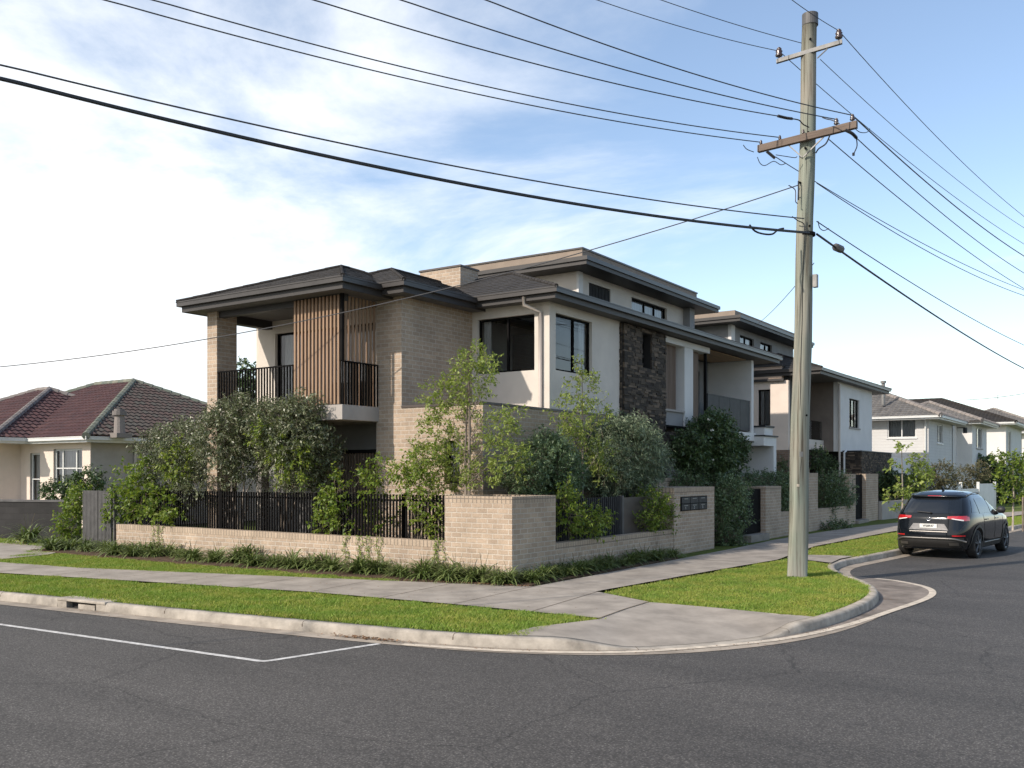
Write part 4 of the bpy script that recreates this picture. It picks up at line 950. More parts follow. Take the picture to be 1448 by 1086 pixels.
# dark block wall in front of it
bw = empty('block_wall', (-17.2, 1.3, 0), 'low dark grey block wall in front of the bungalow', 'wall')
a = sv(112, 740, 27.6); c = sv(-160, 740, 29.5); d = (Vector((c.x-a.x, c.y-a.y))).normalized(); nn = Vector((-d.y, d.x))*.1
MB().prism([(a.x-nn.x, a.y-nn.y), (a.x+nn.x, a.y+nn.y), (c.x+nn.x, c.y+nn.y), (c.x-nn.x, c.y-nn.y)][::-1], -.1, 1.12).build('masonry', M['blockwall'], bw)
nn = nn*1.25
MB().prism([(a.x-nn.x, a.y-nn.y), (a.x+nn.x, a.y+nn.y), (c.x+nn.x, c.y+nn.y), (c.x-nn.x, c.y-nn.y)][::-1], 1.12, 1.18).build('coping', M['panelgrey'], bw)

# ================================================================== FRONT WALLS
CAPH = .125
def brickwall(name, label, x0, x1, y0, y1, z1, cat='wall', parts=None, group=None):
    r = empty(name, ((x0+x1)/2, (y0+y1)/2, 0), label, cat, group)
    MB().box(x0, x1, y0, y1, -.15, z1-CAPH).build('brickwork', M['brick'], r)
    MB().box(x0-.004, x1+.004, y0-.004, y1+.004, z1-CAPH, z1).build('header_course', M['soldier'], r, bevel=.004)
    return r
brickwall('front_wall', 'long low cream brick wall along the front below the dark slat fence', -12.3, -1.57, 0, .23, .67)
r = empty('corner_planter', (-.8, .76, 0), 'broad cream brick corner block standing above the low walls', 'wall')
def ringw(mb, x0, x1, y0, y1, t, z0, z1):
    mb.box(x0, x1, y0, y0+t, z0, z1); mb.box(x0, x1, y1-t, y1, z0, z1); mb.box(x0, x0+t, y0+t, y1-t, z0, z1); mb.box(x1-t, x1, y0+t, y1-t, z0, z1)
m = MB(); ringw(m, -1.57, 0, .002, 1.53, .23, -.15, 1.55-CAPH); m.build('brickwork', M['brick'], r)
m = MB(); ringw(m, -1.574, .004, -.002, 1.534, .24, 1.55-CAPH, 1.55); m.build('header_course', M['soldier'], r)
MB().box(-1.32, -.25, .25, 1.28, 1.0, 1.32).build('planting_soil', M['soil'], r)
brickwall('side_wall', 'low cream brick wall between the corner block and the letterbox block', -.23, -.002, 1.54, 7.06, .60)
lb = brickwall('letterbox_block', 'tall cream brick block holding the black letterbox panel', -1.0, .0, 7.08, 9.67, 1.62)
brickwall('gate_pier', 'cream brick pier beside the first dark gate', -.6, 0, 13.75, 15.2, 1.57)
brickwall('garden_wall', 'low cream brick wall partly hidden behind the timber pole', -.23, -.004, 15.2, 18.0, .74)
brickwall('boundary_pier', 'taller cream brick pier showing just right of the timber pole', -.5, .0, 18.0, 19.2, 1.98)
brickwall('planter_wall', 'low cream brick planter wall under the clipped hedges', -.3, -.004, 19.2, 23.4, .70)
np_ = brickwall('number_post', 'narrow pale brick post carrying black house numbers', -.3, 0, 23.4, 24.35, 1.94)
brickwall('far_pier', 'cream brick pier on the far side of the second dark gate', -.4, .0, 26.0, 28.1, 1.94)
m = MB(); m.prism([(.0, 28.15), (.15, 28.15), (1.1, 36), (.95, 36)], -.1, .75); tag(m.build('grey_garden_wall', M['slab']), 'plain grey rendered low wall behind the left side of the car', 'wall')
brickwall('terrace_wall', 'cream brick terrace wall behind the shrubs, below the white flowering bush', -1.9, -1.5, 9.0, 18.5, 1.85)
# slat fences on the low walls
def slats(name, label, ax, c, a0, a1, z0, z1, step, wd, dp, mat, posts=()):
    r = empty(name, (c, (a0+a1)/2, z0) if ax == 'x' else ((a0+a1)/2, c, z0), label, 'fence')
    m = MB(); n = int((a1-a0)/step)
    for i in range(n+1):
        u = a0+i*step
        if ax == 'y': m.box(u-wd/2, u+wd/2, c, c+dp, z0, z1+rnd.uniform(-.004, .004))
        else: m.box(c-dp, c, u-wd/2, u+wd/2, z0, z1)
    m.build('slats', M[mat], r)
    m = MB()
    for z in (z0+.1, z1-.12):
        if ax == 'y': m.box(a0, a1, c+dp, c+dp+.03, z-.02, z+.02)
        else: m.box(c-dp-.03, c-dp, a0, a1, z-.02, z+.02)
    m.build('rail', M['black'], r)
    for p in posts:
        m = MB()
        if ax == 'y': m.box(p-.025, p+.025, c+.0, c+.07, z0-.3, z1+.01)
        else: m.box(c-.07, c+.01, p-.035, p+.035, z0-.3, z1+.01)
        m.build('post', M[mat], r)
    return r
slats('slat_fence', 'long fence of thin black vertical slats on the front wall', 'y', .30, -12.2, -1.62, .5, 1.55, .087, .034, .03, 'black', (-8.6, -5.4, -2.9))
slats('side_fence', 'short fence of dark slats on the side wall, behind yellow green shrubs', 'x', -.34, 1.6, 5.0, .45, 1.45, .09, .03, .05, 'charcoal', (2.9, 4.9))
g = empty('solid_gate_panel', (-.36, 5.6, .4), 'dark brown solid fence panel between the side slats and the letterbox block', 'fence')
MB().box(-.38, -.34, 5.0, 6.95, .35, 1.42).build('panel', M['cap'], g); MB().box(-.40, -.30, 4.94, 5.0, .2, 1.47).build('post', M['panelgrey'], g)
slats('slat_gate', 'tall grey vertical slat gate panel at the left end of the front wall', 'y', .0, -13.8, -12.5, -.02, 1.52, .062, .042, .05, 'panelgrey', (-13.1, -12.42))
# gates
def gate(name, label, y0, y1, z0, z1):
    r = empty(name, (-.15, (y0+y1)/2, z0), label, 'gate')
    m = MB(); n = int((y1-y0)/.1)
    for i in range(n): u = y0+(y1-y0)*i/n; m.box(-.18, -.15, u+.004, u+(y1-y0)/n-.004, z0+.02, z1)
    m.build('boards', M['black'], r)
    MB().box(-.22, -.185, y0, y1, z0+.02, z1-.02).build('frame', M['charcoal'], r)
    MB().box(-.5, .12, y0-.02, y1+.02, -.05, z0).build('step', M['conc'], r)
gate('dark_gate', 'dark vertical board gate between the leafy shrub and the brick pier', 12.2, 13.73, .16, 1.50)
gate('dark_gate', 'dark vertical board gate beside the house numbers', 24.36, 25.98, .08, 1.93)
# letterboxes
lp = empty('letterbox', (0.0, 8.3, 1.2), 'black metal letterbox panel of six boxes set in the brick block', 'letterbox')
MB().box(.004, .02, 7.46, 9.13, 1.03, 1.39).build('face_plate', M['black'], lp)
for i in range(3):
    for j in range(2):
        y0 = 7.50+i*.54; z0 = 1.05+j*.17
        d_ = MB().box(.02, .03, y0, y0+.50, z0, z0+.15).build('door', M['charcoal'], lp)
        MB().box(.03, .038, y0+.12, y0+.36, z0+.105, z0+.125).build('slot', M['galv'], d_)
def text(par, s, size, loc, rot, mat, ext=.004, name='lettering', bold=False):
    c = bpy.data.curves.new(name, 'FONT'); c.body = s; c.size = size; c.extrude = ext; c.align_x = 'CENTER'; c.align_y = 'CENTER'
    if bold: c.offset = size*.025
    o = bpy.data.objects.new(name, c); col.objects.link(o)
    bpy.context.view_layer.update(); dg = bpy.context.evaluated_depsgraph_get(); me = bpy.data.meshes.new_from_object(o.evaluated_get(dg))
    bpy.data.objects.remove(o); o = bpy.data.objects.new(name, me); col.objects.link(o); me.materials.clear(); me.materials.append(M[mat])
    o.parent = par; org = Vector(par.get('org', (0, 0, 0))); o.location = Vector(loc)-org; o.rotation_euler = rot; return o
for i, s in enumerate(('1', '2', '3')): text(lp, s, .09, (.034, 7.72+i*.54, 1.10), (R_(90), 0, R_(90)), 'letterw')
for i, s in enumerate(('3', '7', 'B')): text(np_, s, .30, (.008, 23.88, 1.58-i*.30), (R_(90), 0, R_(90)), 'letter', bold=True, name='house_number')
# white panel fence beyond
wf = empty('white_fence', tuple(sv(1350, 740, 47)), 'white panel fence with posts behind the car roof', 'fence')
a = sv(1305, 684, 45); b = sv(1407, 684, 51); d = Vector((b.x-a.x, b.y-a.y)); Ld = d.length; d.normalize(); n_ = Vector((-d.y, d.x))*.04
for i in range(4):
    p = Vector((a.x, a.y))+d*Ld*i/4; q = Vector((a.x, a.y))+d*(Ld*(i+1)/4-.12); gap = (i == 2)
    MB().prism([(p.x-n_.x, p.y-n_.y), (q.x-n_.x, q.y-n_.y), (q.x+n_.x, q.y+n_.y), (p.x+n_.x, p.y+n_.y)], .05, 1.40-(.25 if gap else 0)).build('panel', M['white_frame'], wf)
for i in range(5):
    p = Vector((a.x, a.y))+d*(Ld*i/4-.06)
    MB().box(p.x-.07, p.x+.07, p.y-.07, p.y+.07, 0, 1.50).build('post', M['white_frame'], wf)

# ================================================================== POLE AND WIRES
PX, PY = 4.0, 3.96; PD = 18.2
up_ = empty('utility_pole', (PX, PY, -.04), 'tall weathered timber power pole with two crossarms on the corner lawn', 'pole')
top = sv(1145.5, 22, PD)
pts = []; rr = []
for i in range(15):
    s = i/14; q = Vector((PX, PY, -.15)).lerp(top, s); pts.append((q.x+.012*math.sin(i*1.3), q.y, q.z)); rr.append(.190-.052*s+.002*math.sin(i*2.1))
MB().tube(pts, rr, 28).build('shaft', M['pole'], up_, smooth=True)
t_ = top; MB().tube([(t_.x, t_.y, t_.z-.20), (t_.x, t_.y, t_.z+.02)], .152, 24).build('pole_cap', M['panelgrey'], up_)
m = MB(); q = sv(1141, 30, PD-.14); 
for z0, z1, dx in ((3.2, 6.8, -.02), (7.5, 9.3, .0), (1.0, 2.4, .02)):
    f_ = (Vector((CX, CY, 0))-Vector((PX, PY, 0))).normalized()
    def pc(z): s = (z+.15)/(top.z+.15); return Vector((PX, PY, -.15)).lerp(top, s), .190-.052*s
    P_ = []
    for k in range(9): z = z0+(z1-z0)*k/8; c_, r_ = pc(z); P_.append(c_+f_*(r_-.002)+Vector((RT[0], RT[1], 0))*(dx+.006*math.sin(k*2)))
    m.tube(P_, [.001]+[.007]*7+[.001], 4)
m.build('drying_crack', M['cabinet'], up_)
def on_pole(z, side_, w_, h_, nm_, mt_):
    c_, r_ = pc(z); d_ = (f_*math.cos(side_)+Vector((RT[0], RT[1], 0))*math.sin(side_)); t2 = Vector((-d_.y, d_.x, 0)); p = c_+d_*(r_+.002)
    mm_ = MB(); rows_ = []
    for zz2 in (-h_/2, h_/2):
        rows_.append([c_+(d_*math.cos(a)+t2*math.sin(a))*(r_+.006)+Vector((0, 0, zz2)) for a in [w_*(k/4-.5)/r_ for k in range(5)]])
    mm_.grid(rows_).build(nm_, M[mt_], up_)
on_pole(2.35, .15, .07, .10, 'pole_tag', 'galv'); on_pole(1.75, -.1, .05, .05, 'pole_tag', 'creampaint')
for zb_, sb_ in ((8.55, .1), (8.25, -.2), (10.35, .1), (7.6, -.9), (6.75, .5), (3.1, .6)):
    c_, r_ = pc(zb_); d_ = (f_*math.cos(sb_)+Vector((RT[0], RT[1], 0))*math.sin(sb_)); MB().tube([c_+d_*(r_-.01), c_+d_*(r_+.03)], .022, 8).build('bolt', M['black'], up_)
RTV = Vector((RT[0], RT[1], 0)); FV = Vector((FW[0], FW[1], 0))
def beam_(mb, a, b, w_, h_):
    a = Vector(a); b = Vector(b); d = (b-a).normalized(); s = d.cross(Vector((0, 0, 1))).normalized()*w_/2; u = Vector((0, 0, h_/2))
    mb.add([a-s-u, a+s-u, a+s+u, a-s+u, b-s-u, b+s-u, b+s+u, b-s+u], [(0, 1, 2, 3), (7, 6, 5, 4), (0, 4, 5, 1), (1, 5, 6, 2), (2, 6, 7, 3), (3, 7, 4, 0)]); return mb
A0 = sv(1072, 211, PD+.35); A1 = sv(1212, 176, PD-.75)
arm = beam_(MB(), A0, A1, .10, .135).build('crossarm', M['armwood'], up_, bevel=.006)
U0 = sv(1098, 87, PD+.15); U1 = sv(1191, 59, PD-.35)
uarm = beam_(MB(), U0, U1, .07, .075).build('upper_crossarm', M['galv'], up_)
def insul(par, p, s=1.0, name='insulator'):
    m = MB(); p = Vector(p)
    m.tube([p, p+Vector((0, 0, .07*s))], .012*s, 6)
    m.tube([p+Vector((0, 0, z*s)) for z in (.05, .07, .10, .13, .15, .17, .20)], [r*s for r in (.055, .065, .045, .06, .04, .045, .02)], 12)
    return m.build(name, M['ins'], par, smooth=True)
U0t = U0+Vector((0, 0, .03))+(U1-U0)*.04; U1t = U1+Vector((0, 0, .03))-(U1-U0)*.05
insul(uarm, U0t, 1.15); insul(uarm, U1t, 1.15)
tp = lambda s: A0.lerp(A1, s)+Vector((0, 0, .065))
for s in (.03, .23, .47, .80, .955): insul(arm, tp(s), .75 if s > .5 else .5)
m = MB()
c0, _ = sv(1136, 222, PD), 0
beam_(m, sv(1136, 222, PD-.16), A0.lerp(A1, .68)+Vector((0, 0, -.07)), .02, .03); beam_(m, sv(1134, 222, PD-.12), A0.lerp(A1, .32)+Vector((0, 0, -.07)), .02, .03)
m.build('brace', M['galv'], up_)
m = MB(); beam_(m, sv(1156, 82, PD-.1), sv(1170, 69, PD-.3), .015, .02); m.build('brace', M['galv'], up_)
bx_ = sv(1153, 397, PD-.18); MB().box(bx_.x-.045, bx_.x+.045, bx_.y-.05, bx_.y+.05, bx_.z-.13, bx_.z+.12).build('junction_box', M['galv'], up_, bevel=.01)
m = MB()
for zz_ in (332,):
    c_ = sv(1140, zz_, PD); m.tube([(c_.x, c_.y, c_.z-.03), (c_.x, c_.y, c_.z+.03)], .172, 20)
m.build('clamp_band', M['black'], up_)
# looping jumper leads
def jl(P, r=.008):
    m = MB()
    V_ = [sv(*p) for p in P]; Q = []
    for i in range(len(V_)-1):
        p0 = V_[max(i-1, 0)]; p1 = V_[i]; p2 = V_[i+1]; p3 = V_[min(i+2, len(V_)-1)]
        for k in range(4): t = k/4; Q.append(.5*((2*p1)+(-p0+p2)*t+(2*p0-5*p1+4*p2-p3)*t*t+(-p0+3*p1-3*p2+p3)*t**3))
    Q.append(V_[-1]); m.tube(Q, r, 5); m.build('jumper_lead', M['cable'], up_)
jl([(1071, 222, 18), (1075, 231, 18), (1082, 234, 18), (1094, 228, 18), (1104, 233, 18), (1111, 231, 18)])
jl([(1084, 214, 18), (1090, 219, 18), (1096, 224, 18)], .03); jl([(1097, 219, 18), (1110, 221, 18), (1124, 223, 18), (1127, 221, 18)])
jl([(1174, 190, 17.6), (1168, 203, 17.7), (1158, 210, 17.9), (1154, 216, 18.1)], .014)
jl([(1195, 184, 17.4), (1205, 189, 17.4), (1211, 195, 17.5)], .032); jl([(1211, 195, 17.5), (1212, 206, 17.5), (1209, 214, 17.5), (1207, 219, 17.5)], .011)
jl([(1207, 216, 17.5), (1207, 220, 17.5)], .025)
jl([(1208, 181, 17.4), (1216, 187, 17.4), (1226, 187, 17.6), (1230, 182, 17.8)])
jl([(1051, 205, 17.7), (1056, 211, 17.7), (1066, 215, 17.7)])
jl([(1115, 262, 18), (1124, 268, 18), (1125, 277, 18), (1125, 285, 18), (1128, 288, 18)], .010); jl([(1129, 256, 18.05), (1129, 283, 18.05)], .014)
jl([(1120, 306, 18), (1128, 312, 18), (1136, 316, 18), (1138, 325, 17.95)], .010)
jl([(1157, 313, 18), (1159, 322, 18.1), (1165, 326, 18.2), (1172, 323, 18.4)], .009)
jl([(1060, 318, 17.2), (1068, 327, 17.3), (1080, 331, 17.5), (1092, 331, 17.6), (1100, 325, 17.7), (1108, 323, 17.8)], .018)
jl([(1100, 164, 17.5), (1112, 167, 17.6), (1120, 168, 17.7)], .028); jl([(1120, 168, 17.7), (1130, 170, 17.85), (1136, 176, 17.9), (1144, 180, 18)], .012)
jl([(1163, 166, 17.7), (1168, 168, 17.6), (1177, 170, 17.5), (1187, 175, 17.4)], .010)
def wire(a, pe, Ze, r, sag, label, ext=1.6, mat='wire', ze=None, group='overhead wires'):
    """a: attachment point, pe: bearing it passes at depth Ze, then carried on past the frame"""
    a = Vector(a)
    if ze is not None: Ze = (ze-CZ)*FPX/(HY-pe[1])
    e = sv(pe[0], pe[1], Ze); far = a+(e-a)*ext; P = []
    n = 44
    for i in range(n+1):
        t = i/n; p = a.lerp(far, t); s0 = 1/ext
        # parabola through a and e so the fitted bearing is kept
        p.z -= sag*4*t*(s0-t)/(s0*s0) if t < s0 else -sag*4*t*(t-s0)/(s0*s0)*.35
        P.append(tuple(p))
    o = MB().tube(P, r, 5).build('overhead_cable' if r > .014 else 'overhead_wire', M[mat], org=tuple(a)); tag(o, label, 'wire', group); return o
G1 = 'power wires running up to the left from the pole'
wire(U0t+Vector((0, 0, .16)), (845, 0), 0, .007, .06, 'topmost thin wire running left from the upper crossarm, lower of that pair', ze=9.9, group=G1)
wire(sv(1134, 61, PD+.2), (935, 0), 0, .007, .03, 'thin wire leaving just below the pole cap to the upper left', ze=10.3, group=G1)
wire(U1t+Vector((0, 0, .2)), (1120, 0), 0, .007, .02, 'thin wire leaving the right insulator upward to the left above the pole cap', ze=10.55, group=G1)
wire(tp(.955)+Vector((0, 0, .13)), (688, 0), 0, .010, .14, 'power wire from the right tip of the wooden crossarm to upper left', ze=8.75, group=G1)
wire(tp(.80)+Vector((0, 0, .13)), (568, 0), 0, .010, .14, 'power wire from the inner right insulator of the wooden crossarm to upper left', ze=8.6, group=G1)
wire(sv(1100, 164, 17.5), (445, 0), 0, .010, .14, 'power wire with strain insulator in front of the pole, to upper left', ze=8.45, group=G1)
wire(tp(.23)+Vector((0, 0, .06)), (218, 0), 0, .010, .22, 'power wire from the inner left end of the wooden crossarm to upper left', ze=8.3, group=G1)
wire(tp(.03)+Vector((0, 0, .06)), (150, 0), 0, .010, .22, 'power wire from the left tip of the wooden crossarm to upper left', ze=8.2, group=G1)
wire(sv(1137, 309, 18), (0, 91), 0, .012, .22, 'thin cable just above the thick black cable on the left', ze=6.7, group='cables crossing the sky above the house')
wire(sv(1144, 329, 17.95), (0, 110), 0, .026, .26, 'thick black cable sweeping across the sky above the house', ze=6.45, mat='cable', group='cables crossing the sky above the house')
G2 = 'power wires running down to the right from the pole'
wire(U1t+Vector((0, 0, .2)), (1448, 306), 0, .008, .20, 'highest wire leaving the right insulator down to the right edge', ze=10.1, group=G2)
wire(U0t+Vector((0, 0, .16)), (1448, 345), 0, .008, .22, 'wire from the left upper insulator passing behind the pole to the right', ze=9.8, group=G2)
wire(sv(1160, 84, PD+.2), (1448, 322), 0, .007, .20, 'thin wire from the upper crossarm brace to the right edge', ze=9.95, group=G2)
wire(tp(.955)+Vector((0, 0, .13)), (1448, 362), 0, .013, .16, 'heavier wire from the right tip of the wooden crossarm to the right edge', ze=8.5, group=G2)
wire(sv(1211, 195, 17.5), (1448, 386), 0, .010, .16, 'wire from the hanging strain insulator under the right crossarm to the right', ze=8.3, group=G2)
wire(sv(1172, 197, 17.7), (1448, 408), 0, .010, .16, 'wire from under the middle of the wooden crossarm to the right', ze=8.1, group=G2)
wire(sv(1097, 222, 18.4), (1448, 410), 0, .009, .2, 'wire from below the left crossarm passing behind the pole to the right', ze=8.0, group=G2)
wire(sv(1155, 259, 18.2), (1448, 418), 0, .009, .2, 'wire from the pole side below the crossarm to the right edge', ze=7.4, group=G2)
wire(sv(1155, 313, 18.2), (1448, 488), 0, .011, .14, 'lower thin cable on the right, above the thick one', ze=6.6, group=G2)
c_ = wire(sv(1155, 331, 18.2), (1448, 521), 0, .022, .14, 'thick black communications cable falling to the right edge', ze=6.35, mat='cable', group=G2)
jb = MB(); p = sv(1181, 349, 19.1); q = sv(1190, 353, 19.4); jb.tube([p, p.lerp(q, .1), p.lerp(q, .9), q], [.03, .08, .08, .03], 8)
tag(jb.build('splice_closure', M['panelgrey'], org=tuple(p)), 'grey splice canister on the thick cable right of the pole', 'cable joint')
# service lines
def line(a, b, r, sag, label, mat='wire'):
    a = Vector(a); b = Vector(b); P = []
    for i in range(31): t = i/30; p = a.lerp(b, t); p.z -= sag*4*t*(1-t); P.append(tuple(p))
    tag(MB().tube(P, r, 5).build('service_wire', M[mat], org=tuple(a)), label, 'wire')
line(sv(1128, 262, 18.1), sv(-90, 526, 22.5), .011, .62, 'long thin service wire dipping from the pole across the house to the left edge')
line(sv(1151, 372, 18.3), sv(1070, 459, 36), .008, .1, 'short service wire dropping behind the pole to the second townhouse')
line(sv(1350, 566, 70), sv(1500, 546, 60), .02, .2, 'distant thin wire above the far roofs')

# ================================================================== CAR
HC = .0
def lerp_t(T, z):
    if z <= T[0][0]: return T[0][1]
    for (a, va), (b, vb) in zip(T, T[1:]):
        if z <= b: t = (z-a)/(b-a); t = t*t*(3-2*t) if False else t; return va+(vb-va)*t
    return T[-1][1]
# distances from the rear bumper, x forward, z above road
XRr = [(.25, .14), (.40, .02), (.62, .0), (.80, .05), (1.00, .10), (1.12, .17), (1.40, .46), (1.55, .66), (1.62, .95), (1.66, 1.5)]
XFf = [(.25, 4.30), (.40, 4.42), (.62, 4.44), (.80, 4.38), (.94, 4.22), (1.02, 3.85), (1.08, 3.35), (1.12, 3.22), (1.40, 2.66), (1.55, 2.30), (1.62, 1.95), (1.66, 1.6)]
WWw = [(.25, .84), (.40, .90), (.62, .925), (.85, .925), (1.00, .905), (1.10, .865), (1.25, .81), (1.40, .74), (1.52, .67), (1.60, .55), (1.64, .36), (1.66, .05)]
def cs(z):
    a, b = lerp_t(XRr, z), lerp_t(XFf, z); return (a+b)/2, (b-a)/2, lerp_t(WWw, z)
def nexp(z): return 5.5 if z < 1.1 else 5.5-1.0*min(1, (z-1.1)/.5)
def P_side(x, z, sg=1, off=0):
    xc, a, w_ = cs(z); n = nexp(z); t = min(.999, abs((x-xc)/a)); return Vector((x, sg*(w_*(1-t**n)**(1/n)+off), z))
def P_rear(y, z, off=0):
    xc, a, w_ = cs(z); n = nexp(z); t = min(.999, abs(y/w_)); return Vector((xc-a*(1-t**n)**(1/n)-off, y, z))
car = empty('parked_car', (0, 0, 0), 'dark grey metallic five door SUV parked at the right kerb, seen from behind', 'car')
body = MB(); zs = [.22, .26, .32, .40, .50, .62, .74, .85, .94, .98, 1.02, 1.06, 1.10, 1.18, 1.26, 1.34, 1.42, 1.48, 1.53, 1.57, 1.60, 1.625, 1.645, 1.655]; NS = 72; rows = []
for z in zs:
    xc, a, w_ = cs(z); n = nexp(z); r = []
    for k in range(NS+1):
        t = 2*math.pi*k/NS; c, s = math.cos(t), math.sin(t)
        r.append((xc+a*math.copysign(abs(c)**(2/n), c), w_*math.copysign(abs(s)**(2/n), s), z))
    rows.append(r)
body.grid(rows)
body.f.append(tuple(range(NS))[::-1]); bl = (len(zs)-1)*(NS+1); body.f.append(tuple(bl+i for i in range(NS)))
me = bpy.data.meshes.new('b'); me.from_pydata(body.v, [], body.f); bm = bmesh.new(); bm.from_mesh(me); bmesh.ops.remove_doubles(bm, verts=bm.verts, dist=1e-5); bmesh.ops.recalc_face_normals(bm, faces=bm.faces); bm.to_mesh(me); bm.free()
me.materials.append(M['car']); bo = bpy.data.objects.new('body', me); col.objects.link(bo)
AX = (.92, 3.62); cut = MB()
for ax_ in AX: cut.tube([(ax_, -1.2, .36), (ax_, 1.2, .36)], .40, 40)
co_ = cut.build('cutter', M['trim'], recalc=True); md = bo.modifiers.new('arch', 'BOOLEAN'); md.object = co_; md.operation = 'DIFFERENCE'; md.solver = 'EXACT'
bpy.context.view_layer.update(); dg = bpy.context.evaluated_depsgraph_get(); nm = bpy.data.meshes.new_from_object(bo.evaluated_get(dg)); bo.modifiers.clear(); bo.data = nm; bpy.data.objects.remove(co_)
nm.materials.clear(); nm.materials.append(M['car'])
for p in nm.polygons: p.use_smooth = abs(p.normal.z) < .999 or p.center.z > .4; p.material_index = 0
bo.parent = car
def patch(name, f, us, zs_, mat, par, smooth=True):
    rows = [[f(u, z) for u in us] for z in zs_]; return MB().grid(rows).build(name, mat, par, smooth=smooth)
ls = lambda a, b, n: [a+(b-a)*i/n for i in range(n+1)]
# lower cladding: rear bumper and sills
m = MB(); m.grid([[P_rear(u, z, .012) for u in ls(-.90, .90, 24)] for z in ls(.27, .52, 4)]); m.build('rear_bumper', M['trim'], car, smooth=True)
for sg in (-1, 1):
    m = MB(); m.grid([[P_side(u, z, sg, .010) for u in ls(1.35, 3.18, 12)] for z in ls(.24, .40, 3)]); m.build('sill', M['trim'], car, smooth=True)
    for ax_ in AX:
        m = MB(); rr_ = []
        for k in range(21):
            t = math.pi*(-.08+1.16*k/20); ri = []
            for rad in (.395, .455): xx = ax_+rad*math.cos(t); z_ = max(.25, .36+rad*math.sin(t)); ri.append(P_side(min(4.2, max(.25, xx)), z_, sg, .014))
            rr_.append(ri)
        m.grid(rr_); m.build('wheel_arch', M['trim'], car, smooth=True)
m = MB(); m.tube([P_rear(y, .50-.10*max(0, (abs(y)-.55)/.3)**1.5, .03) for y in ls(-.80, .80, 24)], .022, 8); m.build('bumper_strip', M['silver'], car, smooth=True)
# rear glass, spoiler, wiper
def rg(u, z):
    k = (z-1.10)/.37; return P_rear(u*(.80-.12*k), z, .006)
rw = patch('rear_window', rg, ls(-1, 1, 16), ls(1.10, 1.47, 6), M['carglass'], car)
m = MB(); m.grid([[P_rear(u, 1.475, .005)+Vector((0, 0, 0)) for u in ls(-.66, .66, 14)], [P_rear(u, 1.50, .10) for u in ls(-.66, .66, 14)], [P_rear(u, 1.545, .07) for u in ls(-.66, .66, 14)], [P_rear(u, 1.60, .0)+Vector((.02, 0, .012)) for u in ls(-.52, .52, 14)]]); m.build('spoiler', M['car'], car, smooth=True)
m = MB(); m.grid([[P_rear(u, z, .09) for u in ls(-.16, .16, 4)] for z in (1.512, 1.528)]); m.build('brake_light', M['red'], car)
m = MB(); m.tube([P_rear(-.02, 1.115, .03), P_rear(.30, 1.14, .03)], .010, 6); m.tube([P_rear(-.05, 1.11, .01), P_rear(-.02, 1.115, .04)], .02, 6); m.build('wiper', M['trim'], car)
# tail lights (two halves each) with clear strips
for sg in (-1, 1):
    def tl(u, k):  # u: 0 inboard .. 1 at the corner
        y = .42+.40*u; z = 1.04-.0*u-(.055+.075*u)*k*1.0+ .01*u; return P_rear(sg*y, z, .012)
    t1 = patch('tail_light', tl, ls(0, .96, 10), ls(0, 1, 3), M['red'], car)
    patch('clear_strip', lambda u, k: P_rear(sg*(.42+.40*u), 1.04-(.055+.075*u)*(.70+.25*k), .016), ls(.25, .85, 5), (0, 1), M['whitelens'], t1)
    m = MB(); m.grid([[P_side(x, z, sg, .010) for x in ls(.20, .42, 4)] for z in ls(.93, 1.03, 2)]); m.build('side_lens', M['red'], t1, smooth=True)
    m = MB(); m.grid([[P_rear(sg*y, z, .020) for y in ls(.55, .80, 5)] for z in (.555, .585)]); m.build('reflector', M['red'], car)
    m = MB(); m.grid([[P_rear(sg*y, z, .035) for y in ls(.48, .68, 4)] for z in (.33, .40)]); m.build('exhaust_trim', M['silver'], car)
# plate recess, plate, badge
m = MB(); m.grid([[P_rear(u*(.46-.10*k), .70+.15*k, .006) for u in ls(-1, 1, 8)] for k in (0, .5, 1)]); m.build('plate_recess', M['rim'], car)
x0 = P_rear(0, .79, 0).x-.022
pl = MB().box(x0-.006, x0, -.20, .20, .745, .845).build('number_plate', M['plate'], car)
text(pl, 'W28R47', .070, (x0-.008, 0, .795), (R_(90), 0, R_(-90)), 'letter', ext=.001, bold=True)
p = P_rear(0, .965, .012); m = MB()
for k in (0,): m.tube([(p.x, p.y+.062*math.cos(t), p.z+.038*math.sin(t)) for t in ls(0, 2*math.pi, 24)], .007, 6)
m.tube([(p.x, -.03, p.z-.028), (p.x, -.018, p.z+.025)], .007, 6); m.tube([(p.x, .03, p.z+.028), (p.x, .018, p.z-.025)], .007, 6); m.tube([(p.x, -.024, p.z-.004), (p.x, .024, p.z+.004)], .007, 6); m.build('badge', M['chrome'], car, smooth=True)
m = MB(); m.grid([[P_rear(u, z, .008) for u in ls(-.44, .44, 10)] for z in (.655, .672)]); m.build('tailgate_strip', M['silver'], car)
# seams
for sg in (-1, 1):
    for x_ in (1.42, 2.42, 3.22): MB().tube([P_side(x_ if z > .75 or x_ != 1.42 else x_+.12*(.75-z)/.35, z, sg, .001) for z in ls(.42, 1.05, 8)], .004, 4).build('door_seam', M['cabinet'], car)
    MB().tube([P_rear(sg*(.84 if z > .93 else .66+.18*(z-.62)/.31), z, .001) for z in ls(.62, 1.08, 8)], .004, 4).build('tailgate_seam', M['cabinet'], car)
